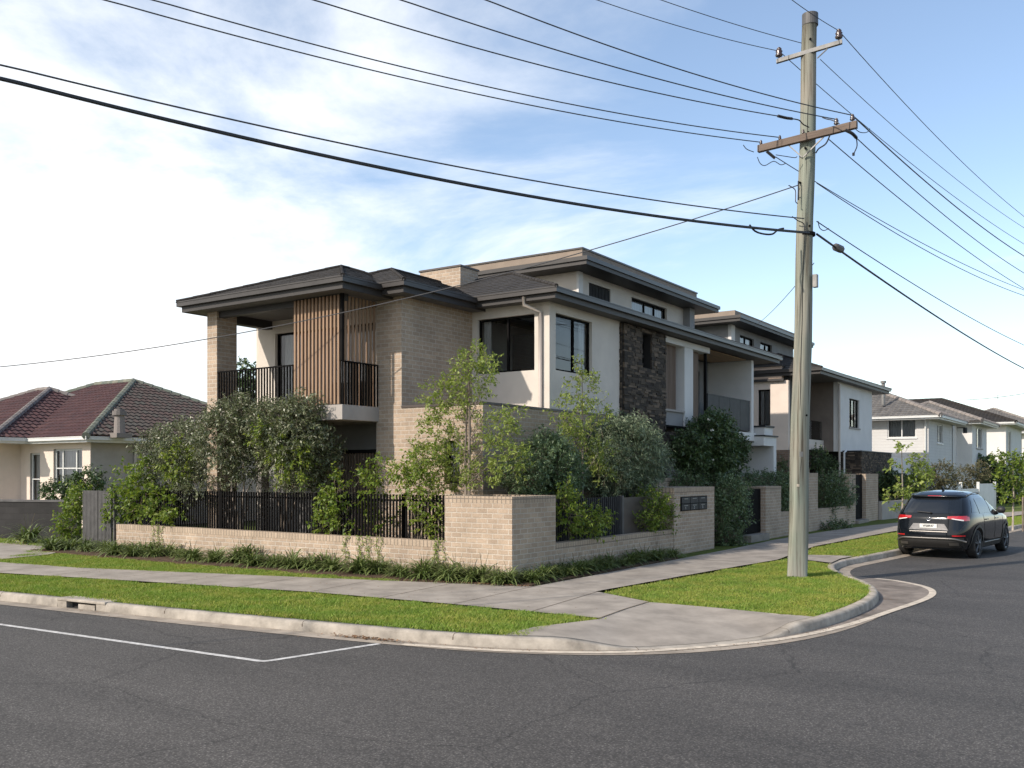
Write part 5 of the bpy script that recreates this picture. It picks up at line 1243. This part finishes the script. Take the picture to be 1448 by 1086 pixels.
# side windows
def side_win(x0, x1, sg, z0=1.085, z1=1.46, r0=0, r1=0):
    def f(u, z): k = (z-z0)/(z1-z0); a = x0+r0*k; b = x1-r1*k; return P_side(a+(b-a)*u, z, sg, .006)
    return patch('side_window', f, ls(0, 1, 6), ls(z0, z1, 6), M['carglass'], car)
for sg in (-1, 1):
    side_win(.62, 1.12, sg, 1.12, 1.43, .30, .02); side_win(1.18, 2.12, sg, r0=.04, r1=.0); side_win(2.20, 3.10, sg, r0=.0, r1=.50)
    m = MB(); m.tube([P_side(x_, 1.495+.06*math.sin(math.pi*(x_-.85)/1.7), sg, .0)+Vector((0, 0, .035)) for x_ in ls(.85, 2.45, 12)], .014, 6); m.build('roof_rail', M['silver'], car, smooth=True)
    m = MB(); c_ = P_side(2.98, 1.12, sg, .13); m.tube([P_side(2.98, 1.08, sg, -.02), P_side(2.98, 1.10, sg, .06)], .025, 6)
    for q in range(1): m.tube([c_+Vector((0, sg*-.07, -.01)), c_+Vector((0, sg*-.04, 0)), c_+Vector((0, sg*.04, .005)), c_+Vector((0, sg*.10, 0)), c_+Vector((0, sg*.12, 0))], [.04, .085, .09, .075, .03], 12)
    m.build('wing_mirror', M['trim'], car, smooth=True)
    for x_ in (1.55, 2.50): MB().tube([P_side(x_, .93, sg, .015), P_side(x_+.18, .93, sg, .015)], .014, 6).build('door_handle', M['car'], car, smooth=True)
    m = MB(); m.tube([P_side(x_, .36, sg, .02) for x_ in ls(1.5, 3.0, 8)], .014, 6); m.build('chrome_strip', M['silver'], car, smooth=True)
MB().tube([(1.25, 0, 1.64), (1.17, 0, 1.72), (1.15, 0, 1.735)], [.035, .018, .006], 8).build('antenna_fin', M['car'], car, smooth=True)
# wheels
for ax_ in AX:
    for sg in (-1, 1):
        t = MB(); c = Vector((ax_, sg*.80, .345)); P_ = [(-.11, .26), (-.115, .31), (-.10, .338), (-.06, .345), (.06, .345), (.10, .338), (.115, .31), (.11, .255)]; rr_ = []
        for k in range(37):
            a = 2*math.pi*k/36; rr_.append([c+Vector((r*math.cos(a), d_, r*math.sin(a))) for d_, r in P_])
        t.grid(rr_); wo = t.build('wheel', M['tyre'], car, smooth=True)
        r_ = MB(); yy = c.y+sg*.085
        for k in range(36):
            a, b = 2*math.pi*k/36, 2*math.pi*(k+1)/36
            r_.poly([(c.x+.262*math.cos(a), yy+sg*.02, c.z+.262*math.sin(a)), (c.x+.262*math.cos(b), yy+sg*.02, c.z+.262*math.sin(b)), (c.x+.225*math.cos(b), yy, c.z+.225*math.sin(b)), (c.x+.225*math.cos(a), yy, c.z+.225*math.sin(a))])
        for k in range(5):
            a = 2*math.pi*k/5+.3
            for da in (-.16, .16):
                r_.tube([(c.x+.03*math.cos(a), yy+sg*.015, c.z+.03*math.sin(a)), (c.x+.235*math.cos(a+da), yy+sg*.005, c.z+.235*math.sin(a+da))], [.028, .018], 6)
        r_.tube([(c.x, yy-.02*sg, c.z), (c.x, yy+.03*sg, c.z)], .05, 12); r_.build('rim', M['rim'], wo)
        MB().tube([(c.x, yy-.06*sg, c.z), (c.x, yy-.05*sg, c.z)], .25, 24).build('brake_well', M['cabinet'], wo)
m = MB(); m.box(.5, 4.1, -.62, .62, .20, .34); m.box(.35, .6, -.25, .25, .22, .3); m.build('underbody', M['trim'], car)
yaw = math.atan2(2.64, .30)
rear_axle = Vector((5.16, 12.1)); hd_ = Vector((math.cos(yaw), math.sin(yaw))); o0 = rear_axle-hd_*AX[0]
car.location = (o0.x, o0.y, RZ+.005); car.rotation_euler = (0, 0, yaw); car.scale = (1.03, 1.03, 1.03)

# ================================================================== TREES AND PLANTS
# two grey-green trees behind the slat fence
Y1 = ('y', .35); Y2 = ('y', .75)
def OP(L_): return [onp(a, b, *p) for a, b, p in L_]
b1 = onp(338, 700, 'y', .85); b1.z = 0
T1 = [E_(225, 640, Y2, 26, 34, 30), E_(262, 640, Y2, 50, 46, 40), E_(318, 622, Y1, 52, 46, 40), E_(332, 592, Y1, 40, 24, 30), E_(290, 690, Y2, 46, 22, 34), E_(238, 668, Y2, 30, 34, 30), E_(352, 655, Y2, 32, 30, 30)]
plant('bushy_tree', b1, 'wide grey green bushy tree with forked pale stems, left one behind the slat fence', 'tree', T1, 2100, 12, .085, .036, 'lf_olive', 11, trunk=branches(b1, OP([(270, 640, Y2), (315, 610, Y2), (350, 600, Y2), (300, 670, Y2), (365, 650, Y2)]), .04, 3, wob=.1), bark='barkpale', second=([E_(255, 655, Y1, 32, 36, 20)], 90, 'lf_bright'), twl=.26)
b2 = onp(400, 700, 'y', .85); b2.z = 0
T2 = [E_(385, 600, Y1, 40, 32, 32), E_(420, 615, Y1, 44, 42, 34), E_(446, 640, Y2, 34, 40, 30), E_(350, 580, Y1, 26, 18, 24), E_(394, 640, Y2, 34, 28, 28), E_(428, 580, Y1, 30, 18, 24), E_(425, 682, Y2, 36, 14, 26)]
plant('bushy_tree', b2, 'darker bushy tree under the timber batten screen, right one behind the slat fence', 'tree', T2, 2000, 12, .085, .036, 'lf_olive', 12, trunk=branches(b2, OP([(380, 610, Y2), (420, 600, Y2), (440, 645, Y2), (395, 650, Y2)]), .035, 5, wob=.1), second=([E_(415, 655, ('y', .2), 34, 32, 16), E_(380, 620, ('y', .0), 26, 30, 16)], 150, 'lf_bright'), twl=.26)
# slender trees
def slim(px, pl, z0, py1, name, label, blobs, n, seed, mat='lf_yellow', two=True, r=.035, side=()):
    b = onp(px, 690, *pl); b.z = z0; t = onp(px, py1, *pl); zt = t.z; tr = [([(b.x, b.y, z0), (b.x+.02, b.y, z0+(zt-z0)*.5), (t.x, t.y, zt)], [r, r*.75, r*.2])]
    if two: tr.append(([(b.x-.09, b.y+.02, z0), (b.x-.09, b.y, z0+(zt-z0)*.35), (b.x-.02, b.y, z0+(zt-z0)*.75)], [r*.9, r*.7, r*.3]))
    for (sx, sy, ex, ey) in side: tr.append(([onp(sx, sy, *pl), onp((sx+ex)/2+(ex-sx)*.12, (sy+ey)/2, *pl), onp(ex, ey, *pl)], [r*.38, r*.28, r*.12]))
    return plant(name, (b.x, b.y, z0), label, 'tree', [E_(a, c, pl, d, e, min(d, 22)) for a, c, d, e in blobs], n, 10, .085, .036, mat, seed, trunk=tr, twl=.22)
slim(663, ('y', .95), 1.3, 492, 'slender_tree', 'slender yellow green tree rising out of the corner brick planter', [(665, 535, 30, 38), (668, 508, 16, 18), (622, 560, 22, 20), (690, 520, 14, 18), (640, 582, 26, 18), (614, 612, 26, 24), (640, 640, 28, 34), (606, 655, 24, 26), (706, 610, 28, 26), (718, 650, 26, 28), (725, 590, 12, 18), (680, 672, 22, 18), (625, 680, 24, 16)], 780, 21,
     side=[(663, 650, 640, 590), (664, 640, 625, 600), (665, 680, 700, 645), (664, 660, 690, 620), (664, 600, 645, 560), (664, 590, 682, 545), (663, 690, 620, 650), (665, 620, 690, 580)])
slim(823, ('x', -.95), 0, 508, 'slender_tree', 'slender bright green tree in front of the white side wall window', [(823, 550, 24, 30), (822, 522, 12, 16), (800, 585, 20, 26), (848, 590, 18, 26), (805, 625, 24, 22), (845, 640, 22, 24), (820, 600, 26, 24), (850, 668, 18, 14), (796, 655, 18, 16)], 360, 22, two=False, r=.028,
     side=[(823, 640, 800, 590), (824, 630, 848, 585), (823, 660, 805, 625), (824, 670, 846, 640)])
# evergreen bushes
X1 = ('x', -1.15)
bb = onp(878, 690, *X1)
plant('rounded_shrub', (bb.x, bb.y, 0), 'large rounded feathery grey green shrub in front of the dark stone pier', 'shrub', [E_(878, 636, X1, 56, 46, 46), E_(906, 650, X1, 38, 40, 36), E_(860, 665, X1, 42, 36, 36), E_(883, 612, X1, 32, 22, 30), E_(922, 655, X1, 16, 20), E_(885, 690, X1, 44, 26, 30)], 2400, 14, .12, .020, 'lf_needle', 31, trunk=branches((bb.x, bb.y, 0), OP([(880, 640, X1), (905, 650, X1)]), .05, 8), twl=.3, droop=.3)
X2 = ('x', -.95); bb = onp(770, 690, *X2)
plant('rounded_shrub', (bb.x, bb.y, 0), 'dense mid green rounded shrub between the two slender trees', 'shrub', [E_(770, 660, X2, 44, 38, 34), E_(742, 672, X2, 32, 28, 26), E_(795, 670, X2, 32, 34, 28), E_(775, 632, X2, 30, 20, 24), E_(775, 690, X2, 44, 24, 28)], 2000, 12, .075, .03, 'lf_pitt', 32, trunk=branches((bb.x, bb.y, 0), OP([(770, 650, X2), (742, 670, X2)]), .045, 9), twl=.24)
X3 = ('x', -1.35); bb = onp(1005, 668, *X3)
fl_ = plant('flowering_shrub', (bb.x, bb.y, .02), 'tall dark evergreen shrub with a few white blooms under the side balcony', 'shrub', [E_(1000, 625, X3, 40, 34, 30), E_(975, 640, X3, 26, 28, 24), E_(1030, 640, X3, 24, 28, 24), E_(1012, 605, X3, 22, 18), E_(1000, 655, X3, 42, 18, 26)], 1700, 12, .12, .055, 'lf_dark', 33, trunk=branches((bb.x, bb.y, 0), OP([(1000, 620, X3), (1025, 635, X3)]), .05, 9), twl=.28)
fm = MB(); q_ = random.Random(3)
for px, py in ((1007, 609), (1032, 613), (1046, 617), (1008, 652), (1003, 594)):
    c = onp(px, py, 'x', -.85)
    for k in range(6):
        d = Vector((q_.uniform(-1, 1), q_.uniform(-1, 1), q_.uniform(-.4, 1))).normalized(); s_ = d.cross(Vector((q_.uniform(-1, 1), q_.uniform(-1, 1), q_.uniform(-1, 1)))).normalized()*.025
        fm.poly([c, c+d*.04+s_, c+d*.08, c+d*.04-s_])
fm.build('flower', M['flower'], fl_)
# climbers and small shrubs
def shrub(name, label, px, pl, blobs, n, mat, seed, ll=.08, lw=.04, per=10, z0=0, group=None, **k):
    if not isinstance(pl, tuple): pl_z = pl; b = sv(px, 700, pl); bl = [E_(a, c, pl, d, e, min(d, 20)) for a, c, d, e in blobs]
    else: b = onp(px, 700, *pl); bl = [E_(a, c, pl, d, e, min(d, 14)) for a, c, d, e in blobs]
    tops = [Vector(q[0]) for q in bl]
    return plant(name, (b.x, b.y, z0), label, 'shrub', bl, n, per, ll, lw, mat, seed, trunk=branches((b.x, b.y, z0), tops, .014, seed), bark='twig', group=group, crown='foliage', **k)
C_ = ('y', .24)
shrub('climbing_shrub', 'bright leafy climber spilling over the left end of the brick wall', 195, C_, [(172, 712, 18, 28), (200, 700, 28, 34), (228, 715, 22, 24), (245, 722, 18, 16), (175, 680, 9, 24), (205, 672, 11, 26), (166, 730, 14, 14)], 380, 'lf_vine', 41, .11, .06)
shrub('climbing_shrub', 'yellow green climber at the far left beside the slat gate', 100, ('y', .3), [(100, 735, 12, 28), (97, 755, 12, 12), (108, 700, 9, 24), (112, 720, 8, 16)], 190, 'lf_vine', 42, .11, .055)
shrub('dark_shrub', 'dark low shrub under the bungalow window', 78, 31.5, [(80, 698, 17, 12), (125, 682, 18, 16), (105, 692, 14, 12), (120, 702, 14, 10)], 360, 'lf_dark', 43, .12, .06)
shrub('climbing_shrub', 'climber scrambling over the middle of the black slat fence', 470, C_, [(466, 728, 18, 24), (474, 700, 14, 30), (456, 742, 12, 12), (482, 735, 14, 12)], 120, 'lf_vine', 44, .10, .055)
shrub('young_shrub', 'tall thin leafy shoots in front of the ground floor sliding door', 525, ('y', .6), [(505, 700, 8, 24), (522, 690, 12, 34), (535, 675, 12, 28), (516, 728, 12, 22), (542, 742, 22, 10)], 120, 'lf_vine', 45, .10, .05)
shrub('young_shrub', 'loose bright shrub left of the corner brick block', 590, ('y', .3), [(585, 680, 20, 28), (605, 712, 18, 42), (616, 735, 10, 20), (570, 672, 16, 16), (595, 650, 16, 18)], 210, 'lf_bright', 46, .09, .045)
shrub('young_shrub', 'bright shrub directly right of the corner brick block', 812, ('x', -.16), [(803, 728, 15, 28), (828, 738, 18, 22), (800, 700, 8, 18), (848, 740, 12, 16)], 230, 'lf_bright', 47, .085, .045)
shrub('young_shrub', 'olive green shrub against the left side of the letterbox block', 925, ('x', -.18), [(922, 718, 20, 24), (938, 732, 12, 18), (912, 738, 12, 12)], 260, 'lf_vine', 48, .08, .04)
shrub('leafy_shrub', 'tall grey green shrub overhanging the path between letterbox block and gate', 1033, ('x', -.1), [(1030, 703, 20, 26), (1040, 728, 18, 26), (1022, 725, 12, 26), (1030, 760, 17, 14), (1048, 700, 10, 18)], 900, 'lf_pitt', 49, .08, .04)
for i_, (px_, lab_) in enumerate(((970, 'low dark planting on the terrace directly behind the letterbox block'), (1015, 'low dark planting on the terrace below the white blooms'), (1062, 'low dark planting on the terrace above the first dark gate'), (1098, 'low dark planting on the terrace just left of the timber pole'))):
    shrub('terrace_planting', lab_, px_, ('x', -1.35), [(px_-10, 680, 18, 9), (px_+12, 678, 18, 9), (px_, 690, 24, 9)], 300, 'lf_dark' if i_ % 2 else 'lf_pitt', 50+i_, .08, .04)
shrub('climbing_shrub', 'dull green climber on the low wall left of the pole', 1108, ('x', -.3), [(1106, 705, 9, 26), (1113, 688, 10, 16), (1104, 722, 8, 10), (1112, 715, 8, 16)], 360, 'lf_pitt', 61, .08, .045)
shrub('clipped_hedge', 'dark clipped hedge directly right of the timber pole', 1168, ('x', -.25), [(1163, 693, 9, 24), (1172, 695, 10, 24), (1168, 714, 12, 12)], 650, 'lf_dark', 62, .07, .045)
shrub('clipped_hedge', 'dark hedge beside the house number post', 1190, ('x', -.25), [(1186, 692, 9, 24), (1196, 693, 8, 22), (1190, 708, 12, 12)], 650, 'lf_pitt', 53, .07, .045)
shrub('low_shrub', 'low flat shrub at the foot of the planter wall', 1185, ('x', .25), [(1183, 745, 20, 5), (1170, 747, 10, 4)], 200, 'lf_dark', 54, .08, .04)
shrub('balcony_plant', 'dark climbing bush beside the stone base of second townhouse', 1160, ('x', -2.3), [(1158, 650, 10, 16), (1172, 660, 10, 10)], 260, 'lf_dark', 55, .10, .05)
shrub('balcony_plant', 'dark bush in front of the brown brick base, left of the pole', 1101, ('y', 24.6), [(1104, 662, 5, 8)], 50, 'lf_dark', 75, .10, .05)
shrub('garden_hedge', 'large dark hedge behind the yellow street tree', 1265, ('x', -.6), [(1258, 688, 14, 22), (1280, 692, 14, 20), (1270, 708, 20, 14)], 1100, 'lf_dark', 56, .12, .08)
shrub('garden_shrub', 'brownish shrub in front of the pale house wall', 1335, 44.5, [(1332, 672, 16, 18), (1318, 685, 14, 14), (1338, 690, 14, 12)], 360, 'lf_brown', 57, .12, .05)
shrub('garden_shrub', 'yellow green shrub left of the brownish one, before the pale house', 1300, 43, [(1303, 668, 12, 14), (1296, 682, 12, 14)], 200, 'lf_vine', 77, .12, .05)
shrub('garden_shrub', 'golden green shrub above the white fence', 1373, 51, [(1366, 675, 16, 16), (1385, 668, 12, 14), (1372, 692, 14, 12)], 330, 'lf_brown', 58, .12, .05)
shrub('garden_hedge', 'tall black green hedge between the pale house and the dark roofed house', 1400, 62, [(1392, 668, 20, 24), (1412, 680, 22, 24), (1432, 700, 20, 16), (1440, 672, 18, 22), (1400, 695, 26, 20)], 1300, 'lf_dark', 59, .18, .12)
# street trees on the verge
def street(px, py, Z, name, label, blobs, n, seed, mat='lf_yellow', stakes=True):
    b = sv(px, py, Z); tz = max(bl_[0][2] for bl_ in blobs)+.2
    tr = [([(b.x, b.y, -.05), (b.x+.03, b.y, tz*.5), (b.x, b.y, tz)], [.035, .025, .01])]
    r = plant(name, (b.x, b.y, -.04), label, 'tree', blobs, n, 8, .12, .075, mat, seed, trunk=tr, bark='barkpale', twl=.25)
    if stakes: MB().tube([(b.x+.35, b.y-.35, -.05), (b.x+.35, b.y-.35, 1.15)], .03, 8).build('stake', M['bark'], r)
    return r
Z1 = 27.0
street(1275, 762, Z1, 'street_tree', 'thin young tree with sparse yellow leaves on the verge left of the car', [E_(1276, 645, Z1, 14, 18), E_(1264, 662, Z1, 12, 12), E_(1293, 655, Z1, 12, 14), E_(1285, 690, Z1, 22, 12), E_(1270, 705, Z1, 18, 12), E_(1300, 668, Z1, 14, 10), E_(1280, 725, Z1, 18, 8)], 75, 61)
Z2 = 33.0
street(1432, 752, Z2, 'street_tree', 'young broad leaved tree with twin stems beyond the car at the right edge', [E_(1430, 665, Z2, 22, 24), E_(1418, 655, Z2, 12, 14), E_(1440, 690, Z2, 16, 16), E_(1448, 660, Z2, 16, 20), E_(1424, 700, Z2, 14, 10)], 200, 62, mat='lf_vine')
# trees beyond the balcony
for i, (px, py, r, lab) in enumerate(((340, 520, 14, 'green tree top showing through the balcony beside the brick pillar'), (357, 523, 10, 'small green tree top showing through the balcony beside the white wall'))):
    b = sv(px, 600, 52); b.z = 0
    plant('garden_tree', b, lab, 'tree', [E_(px, py+6, 52, r, 16), E_(px, py+50, 52, r*2, 40)], 220, 10, .22, .12, 'lf_dark', 70+i, trunk=branches(b, [sv(px, py+30, 52)], .15, 2))
# strappy clumps: one clump built, the rest copied
def strap_clump(seed, label, group):
    r = empty('strappy_plant', (0, 0, 0), label, 'plant', group); q = random.Random(seed); V = []
    for i in range(120):
        a = q.uniform(0, 2*math.pi); l_ = q.uniform(.32, .60); el = q.uniform(.5, 1.35); d = Vector((math.cos(a), math.sin(a), 0)); s = Vector((-d.y, d.x, 0)); w_ = q.uniform(.010, .019)
        p = Vector((q.uniform(-.07, .07), q.uniform(-.07, .07), 0)); e = el
        pts = [p]
        for k in range(4): p = p+(d*math.cos(e)+Vector((0, 0, math.sin(e))))*l_/4; e -= q.uniform(.3, .55); pts.append(p)
        for k in range(4):
            w0 = w_*(1, 1, .85, .6, .1)[k]; w1 = w_*(1, 1, .85, .6, .1)[k+1]
            V.append((pts[k]-s*w0, pts[k]+s*w0, pts[k+1]+s*w1, pts[k+1]-s*w1))
    m = MB(); 
    # each blade is one connected island
    for i in range(0, len(V), 4):
        b = len(m.v); m.v += [tuple(V[i][0]), tuple(V[i][1])]
        for k in range(4): m.v += [tuple(V[i+k][3]), tuple(V[i+k][2])]; m.f.append((b+2*k, b+2*k+1, b+2*k+3, b+2*k+2))
    m.build('leaves', M['lf_strap'], r)
    f = MB()
    for k in range(3): a = k*2.2+seed; f.tube([(0, 0, 0), (.05*math.cos(a), .05*math.sin(a), .30), (.09*math.cos(a), .09*math.sin(a), .44)], [.004, .003, .002], 4); 
    f.build('flower_stem', M['lf_brown'], r)
    return r
front_lab = 'strappy green clump in the row along the foot of the front brick wall'; side_lab = 'strappy dark green clump in the row along the foot of the side brick wall'
protos = [strap_clump(s, front_lab, 'strappy plants along the front brick wall') for s in (1, 2, 3)]
spots = []
x = -13.9
while x < .2:
    t = (x+13.9)/14.1; spots.append((x, -.62+.25*t+rnd.uniform(-.12, .12), 0)); 
    if rnd.random() < .45: spots.append((x+.2, -.95+.45*t+rnd.uniform(-.1, .06), 0))
    if rnd.random() < .55: spots.append((x+.1, -.25+rnd.uniform(-.05, .03), 0))
    x += .56+rnd.uniform(-.05, .20)
y = .1
while y < 6.9:
    spots.append((.30+rnd.uniform(-.06, .08), y, 1))
    if rnd.random() < .5 and y < 5: spots.append((.14, y+.2, 1))
    y += .40
for i, (x, y, sd_) in enumerate(spots):
    pr = protos[i % 3]; o = pr if i < 3 else copy_tree(pr)
    o.location = (x, y, .0); o.rotation_euler = (0, 0, rnd.uniform(0, 6.28)); s = rnd.uniform(.85, 1.3)*(1 if not sd_ else .8); o.scale = (s, s, s*rnd.uniform(.85, 1.05))
    if sd_: o['label'] = side_lab; o['group'] = 'strappy plants along the side brick wall'
    else:
        k_, gk_ = ('in front of the grey slat gate', 'at the slat gate') if x < -12.3 else ('below the bushy climber at the left wall end', 'below the left climber') if x < -9.5 else ('under the plain long stretch of low brick wall', 'under the long low wall') if x < -5.6 else ('under the wall where the middle climber trails down', 'below the middle climber') if x < -1.6 else ('at the foot of the tall corner brick block', 'at the corner block')
        o['label'] = 'strappy green clump '+k_; o['group'] = 'strappy plants '+gk_
# weeds and leaf litter
o = strap_clump(9, 'pale grassy tuft in front of the dark block wall', None); o.location = tuple(sv(40, 766, 26.5)[:2])+(0,); o.scale = (1.8, 1.8, 1.9); o.name = 'grass_tuft'
lm = MB(); q = random.Random(5)
for i in range(420):
    t = q.random()
    if t < .5: c = Vector((q.gauss(1.25, .28), 0, 0)); c.y = -5.12+ .13*(c.x-1.25)-.06+abs(q.gauss(0, .03))*-1; c.z = RZ+.01+q.random()*.03
    else: c = Vector((q.uniform(-.9, .75), 0, .016)); c.y = -.80+.18*(c.x+.9)+q.uniform(-.05, .12)
    a = q.uniform(0, 6.28); s = q.uniform(.012, .03); d = Vector((math.cos(a), math.sin(a), q.uniform(-.3, .5)))*s; e = Vector((-math.sin(a), math.cos(a), q.uniform(-.3, .5)))*s*.5
    lm.poly([c-d, c+e, c+d, c-e])
for i in range(700):
    k_ = q.randrange(8, len(KS)-8); p_ = KS[k_].lerp(KS[k_+1], q.random()); t_ = (KS[k_+1]-KS[k_]).normalized(); o_ = abs(q.gauss(0, .16))+.02
    c = Vector((p_.x+t_.y*o_, p_.y-t_.x*o_, RZ+.014)); a = q.uniform(0, 6.28); z_ = q.uniform(.006, .018); d = Vector((math.cos(a), math.sin(a), q.uniform(-.1, .3)))*z_; e = Vector((-math.sin(a), math.cos(a), .1))*z_*.5
    lm.poly([c-d, c+e, c+d, c-e])
for i in range(140):
    c = Vector((q.uniform(-9, 3), 0, .004)); c.y = (lerp_path(PF, min(3.3, c.x))[1]+q.uniform(.05, 1.2)) if c.x < .6 else q.uniform(-2.6, -.6); a = q.uniform(0, 6.28); z_ = q.uniform(.008, .022); d = Vector((math.cos(a), math.sin(a), .1))*z_; e = Vector((-math.sin(a), math.cos(a), .1))*z_*.5
    lm.poly([c-d, c+e, c+d, c-e])
tag(lm.build('leaf_litter', M['litter']), 'dry brown leaf litter lying in the gutter and bed edge', 'leaf litter', None, 'stuff')
# climber stems trailing down the face of the front wall
def trail(px, Z0, label, seed):
    q = random.Random(seed); b = sv(px, 760, Z0); r = empty('trailing_vine', (b.x, -.02, .6), label, 'vine'); st = MB(); Vs = []
    for k in range(4):
        x = b.x+q.uniform(-.25, .25); P_ = []
        for i in range(9): P_.append((x+.04*math.sin(i*1.1+k), -.012-.008*q.random(), .68-i*.075))
        st.tube(P_, .004, 4)
        for p in P_:
            for j in range(5):
                c = Vector(p)+Vector((q.uniform(-.05, .05), -q.uniform(.0, .03), q.uniform(-.04, .04))); a = q.uniform(0, 6.28); d = Vector((math.cos(a), -.4, math.sin(a)))*q.uniform(.02, .04); s = Vector((-math.sin(a), -.1, math.cos(a)))*.015
                Vs += [c, c+d*.5+s, c+d, c+d*.5-s]
    st.build('stem', M['twig'], r); leafobj('leaves', np.array([tuple(v) for v in Vs]), M['lf_vine'], r)
trail(186, 22.5, 'thin vine trailing down the left end of the front wall', 1)
trail(470, 18.9, 'thin vine trailing down the middle of the front wall', 2)
trail(502, 18.6, 'thin vine trailing beside the middle climber on the front wall', 3)
trail(618, 18.0, 'thin vine trailing down just left of the corner block', 4)

for ob in bpy.data.objects:
    if 'org' in ob: del ob['org']
sc.render.engine = 'CYCLES'
